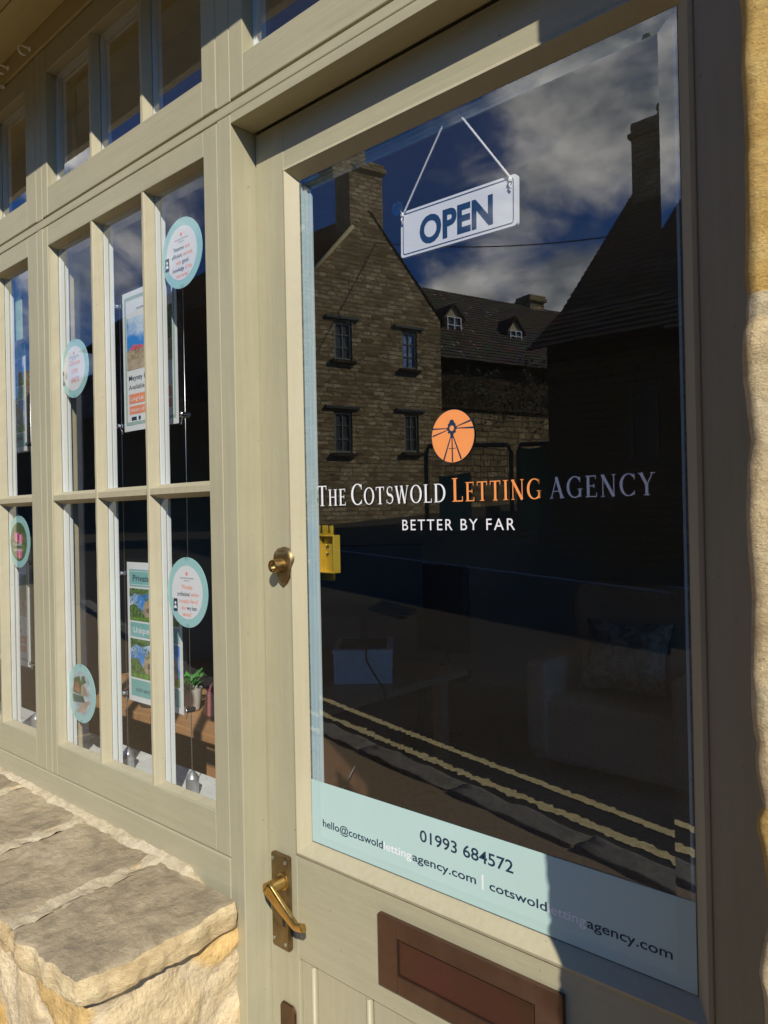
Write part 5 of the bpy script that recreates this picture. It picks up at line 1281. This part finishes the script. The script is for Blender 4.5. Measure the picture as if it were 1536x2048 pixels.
bm = bmesh.new(); add_box(bm, -6.70, -5.75, -15.6, -14.7, 7.2, 9.75, .02); add_box(bm, -6.76, -5.69, -15.66, -14.64, 9.46, 9.56, .02); add_box(bm, -6.72, -5.73, -15.62, -14.68, 9.56, 9.80, .06); 
part('chimney', bm, GABLE, rh)
bm = bmesh.new(); add_lathe(bm, [(.10, 0), (.09, .3), (.12, .34), (.10, .42)], (-6.2, -15.15, 9.78), (0, 0, 1), 14); part('chimney_pot', bm, CREAM, rh)
for x_ in (-5.2, -2.6, 0.2):
    e = bpy.data.objects.new('window', None); sc.collection.objects.link(e); e.parent = rh; e.matrix_parent_inverse = Matrix.Translation(-Vector(rh.location))
    bm = bmesh.new(); 
    for a in ((x_, x_+.06, 2.3, 3.5), (x_+.84, x_+.9, 2.3, 3.5), (x_+.06, x_+.84, 2.3, 2.36), (x_+.06, x_+.84, 3.44, 3.5), (x_+.42, x_+.48, 2.36, 3.44)): add_box(bm, a[0], a[1], -10.99, -10.93, a[2], a[3])
    obj('window_frame', bm, IRON, e); bm = bmesh.new(); add_box(bm, x_+.06, x_+.84, -10.985, -10.97, 2.36, 3.44); obj('pane', bm, PANEK, e)

# overhead wire
bm = bmesh.new(); a, b = Vector((-13.15, -13.55, 8.62)), Vector((-6.0, -15.7, 7.72)); add_tube(bm, [a.lerp(b, k/30)-Vector((0, 0, .55*4*(k/30)*(1-k/30)*.5)) for k in range(31)], .014, 5)
tag(obj('overhead_wire', bm, BLACK), 'thin black wire slung across the sky between gable and steep roofed house', 'wire')

# site barriers with green sheets
def barrier(x0, y0, x1, y1, label, sheet_):
    t = thing('mesh_barrier', label, 'barrier', (x0, y0, gz(x0, y0)), 'site barriers along the garden wall')
    a, b = Vector((x0, y0, 0)), Vector((x1, y1, 0)); za, zb_ = gz(x0, y0)+.05, gz(x1, y1)+.05; H = 1.9
    bm = bmesh.new(); p = [a+Vector((0, 0, za)), a+Vector((0, 0, za+H-.15)), a.lerp(b, .04)+Vector((0, 0, za+H)), b.lerp(a, .04)+Vector((0, 0, zb_+H)), b+Vector((0, 0, zb_+H-.15)), b+Vector((0, 0, zb_))]
    add_tube(bm, p, .045, 8); add_tube(bm, [a+Vector((0, 0, za+.15)), b+Vector((0, 0, zb_+.15))], .03, 8); part('frame', bm, IRON, t)
    bm = bmesh.new()
    for k in range(1, 26): q = a.lerp(b, k/26); z = za+(zb_-za)*k/26; add_tube(bm, [q+Vector((0, 0, z+.15)), q+Vector((0, 0, z+H))], .004, 3, cap=False)
    for k in range(1, 9): add_tube(bm, [a+Vector((0, 0, za+H*k/9)), b+Vector((0, 0, zb_+H*k/9))], .004, 3, cap=False)
    part('mesh', bm, IRON, t)
    bm = bmesh.new(); add_box(bm, -.35, .35, -.11, .11, 0, .13, .02); bmesh.ops.translate(bm, vec=(x0, y0, za-.06), verts=bm.verts); part('foot', bm, BLACK, t)
    if sheet_:
        s0, s1, h0, h1 = sheet_; bm = bmesh.new(); G = []
        for i in range(13):
            t_ = s0+(s1-s0)*i/12; q = a.lerp(b, t_); r0 = []
            for j in range(11): u = j/10; r0.append(bm.verts.new(q+Vector((0, .06+.03*math.sin(i*1.9)*(1-u*.5), za+(zb_-za)*t_+H*(h0+(h1-h0)*u)-.05*math.sin(t_*7)*u))))
            G.append(r0)
        for i in range(12):
            for j in range(10): bm.faces.new((G[i][j], G[i+1][j], G[i+1][j+1], G[i][j+1])).smooth = True
        part('green_sheet', bm, GREENS, t)
barrier(-9.75, -11.3, -7.95, -11.7, 'dark site barrier with a small green board, left of the other barrier', (.18, .55, .12, .70))
barrier(-7.85, -11.8, -6.95, -12.6, 'dark site barrier draped with bright green sheeting', (.05, .72, .15, .98))
bm = bmesh.new()
for k in range(7): add_box(bm, -9.1+k*.32, -8.85+k*.32, -12.3+.1*(k % 2), -12.0, gz(-9, -12.2), gz(-9, -12.2)+.35+.2*((k*3) % 4)*.5, .02)
tag(obj('rubbish_sacks', bm, plain('dark_sack', (.03, .04, .05), .6, var=.5, scale=3)), 'low heap of dark sacks behind the barriers', 'sacks')
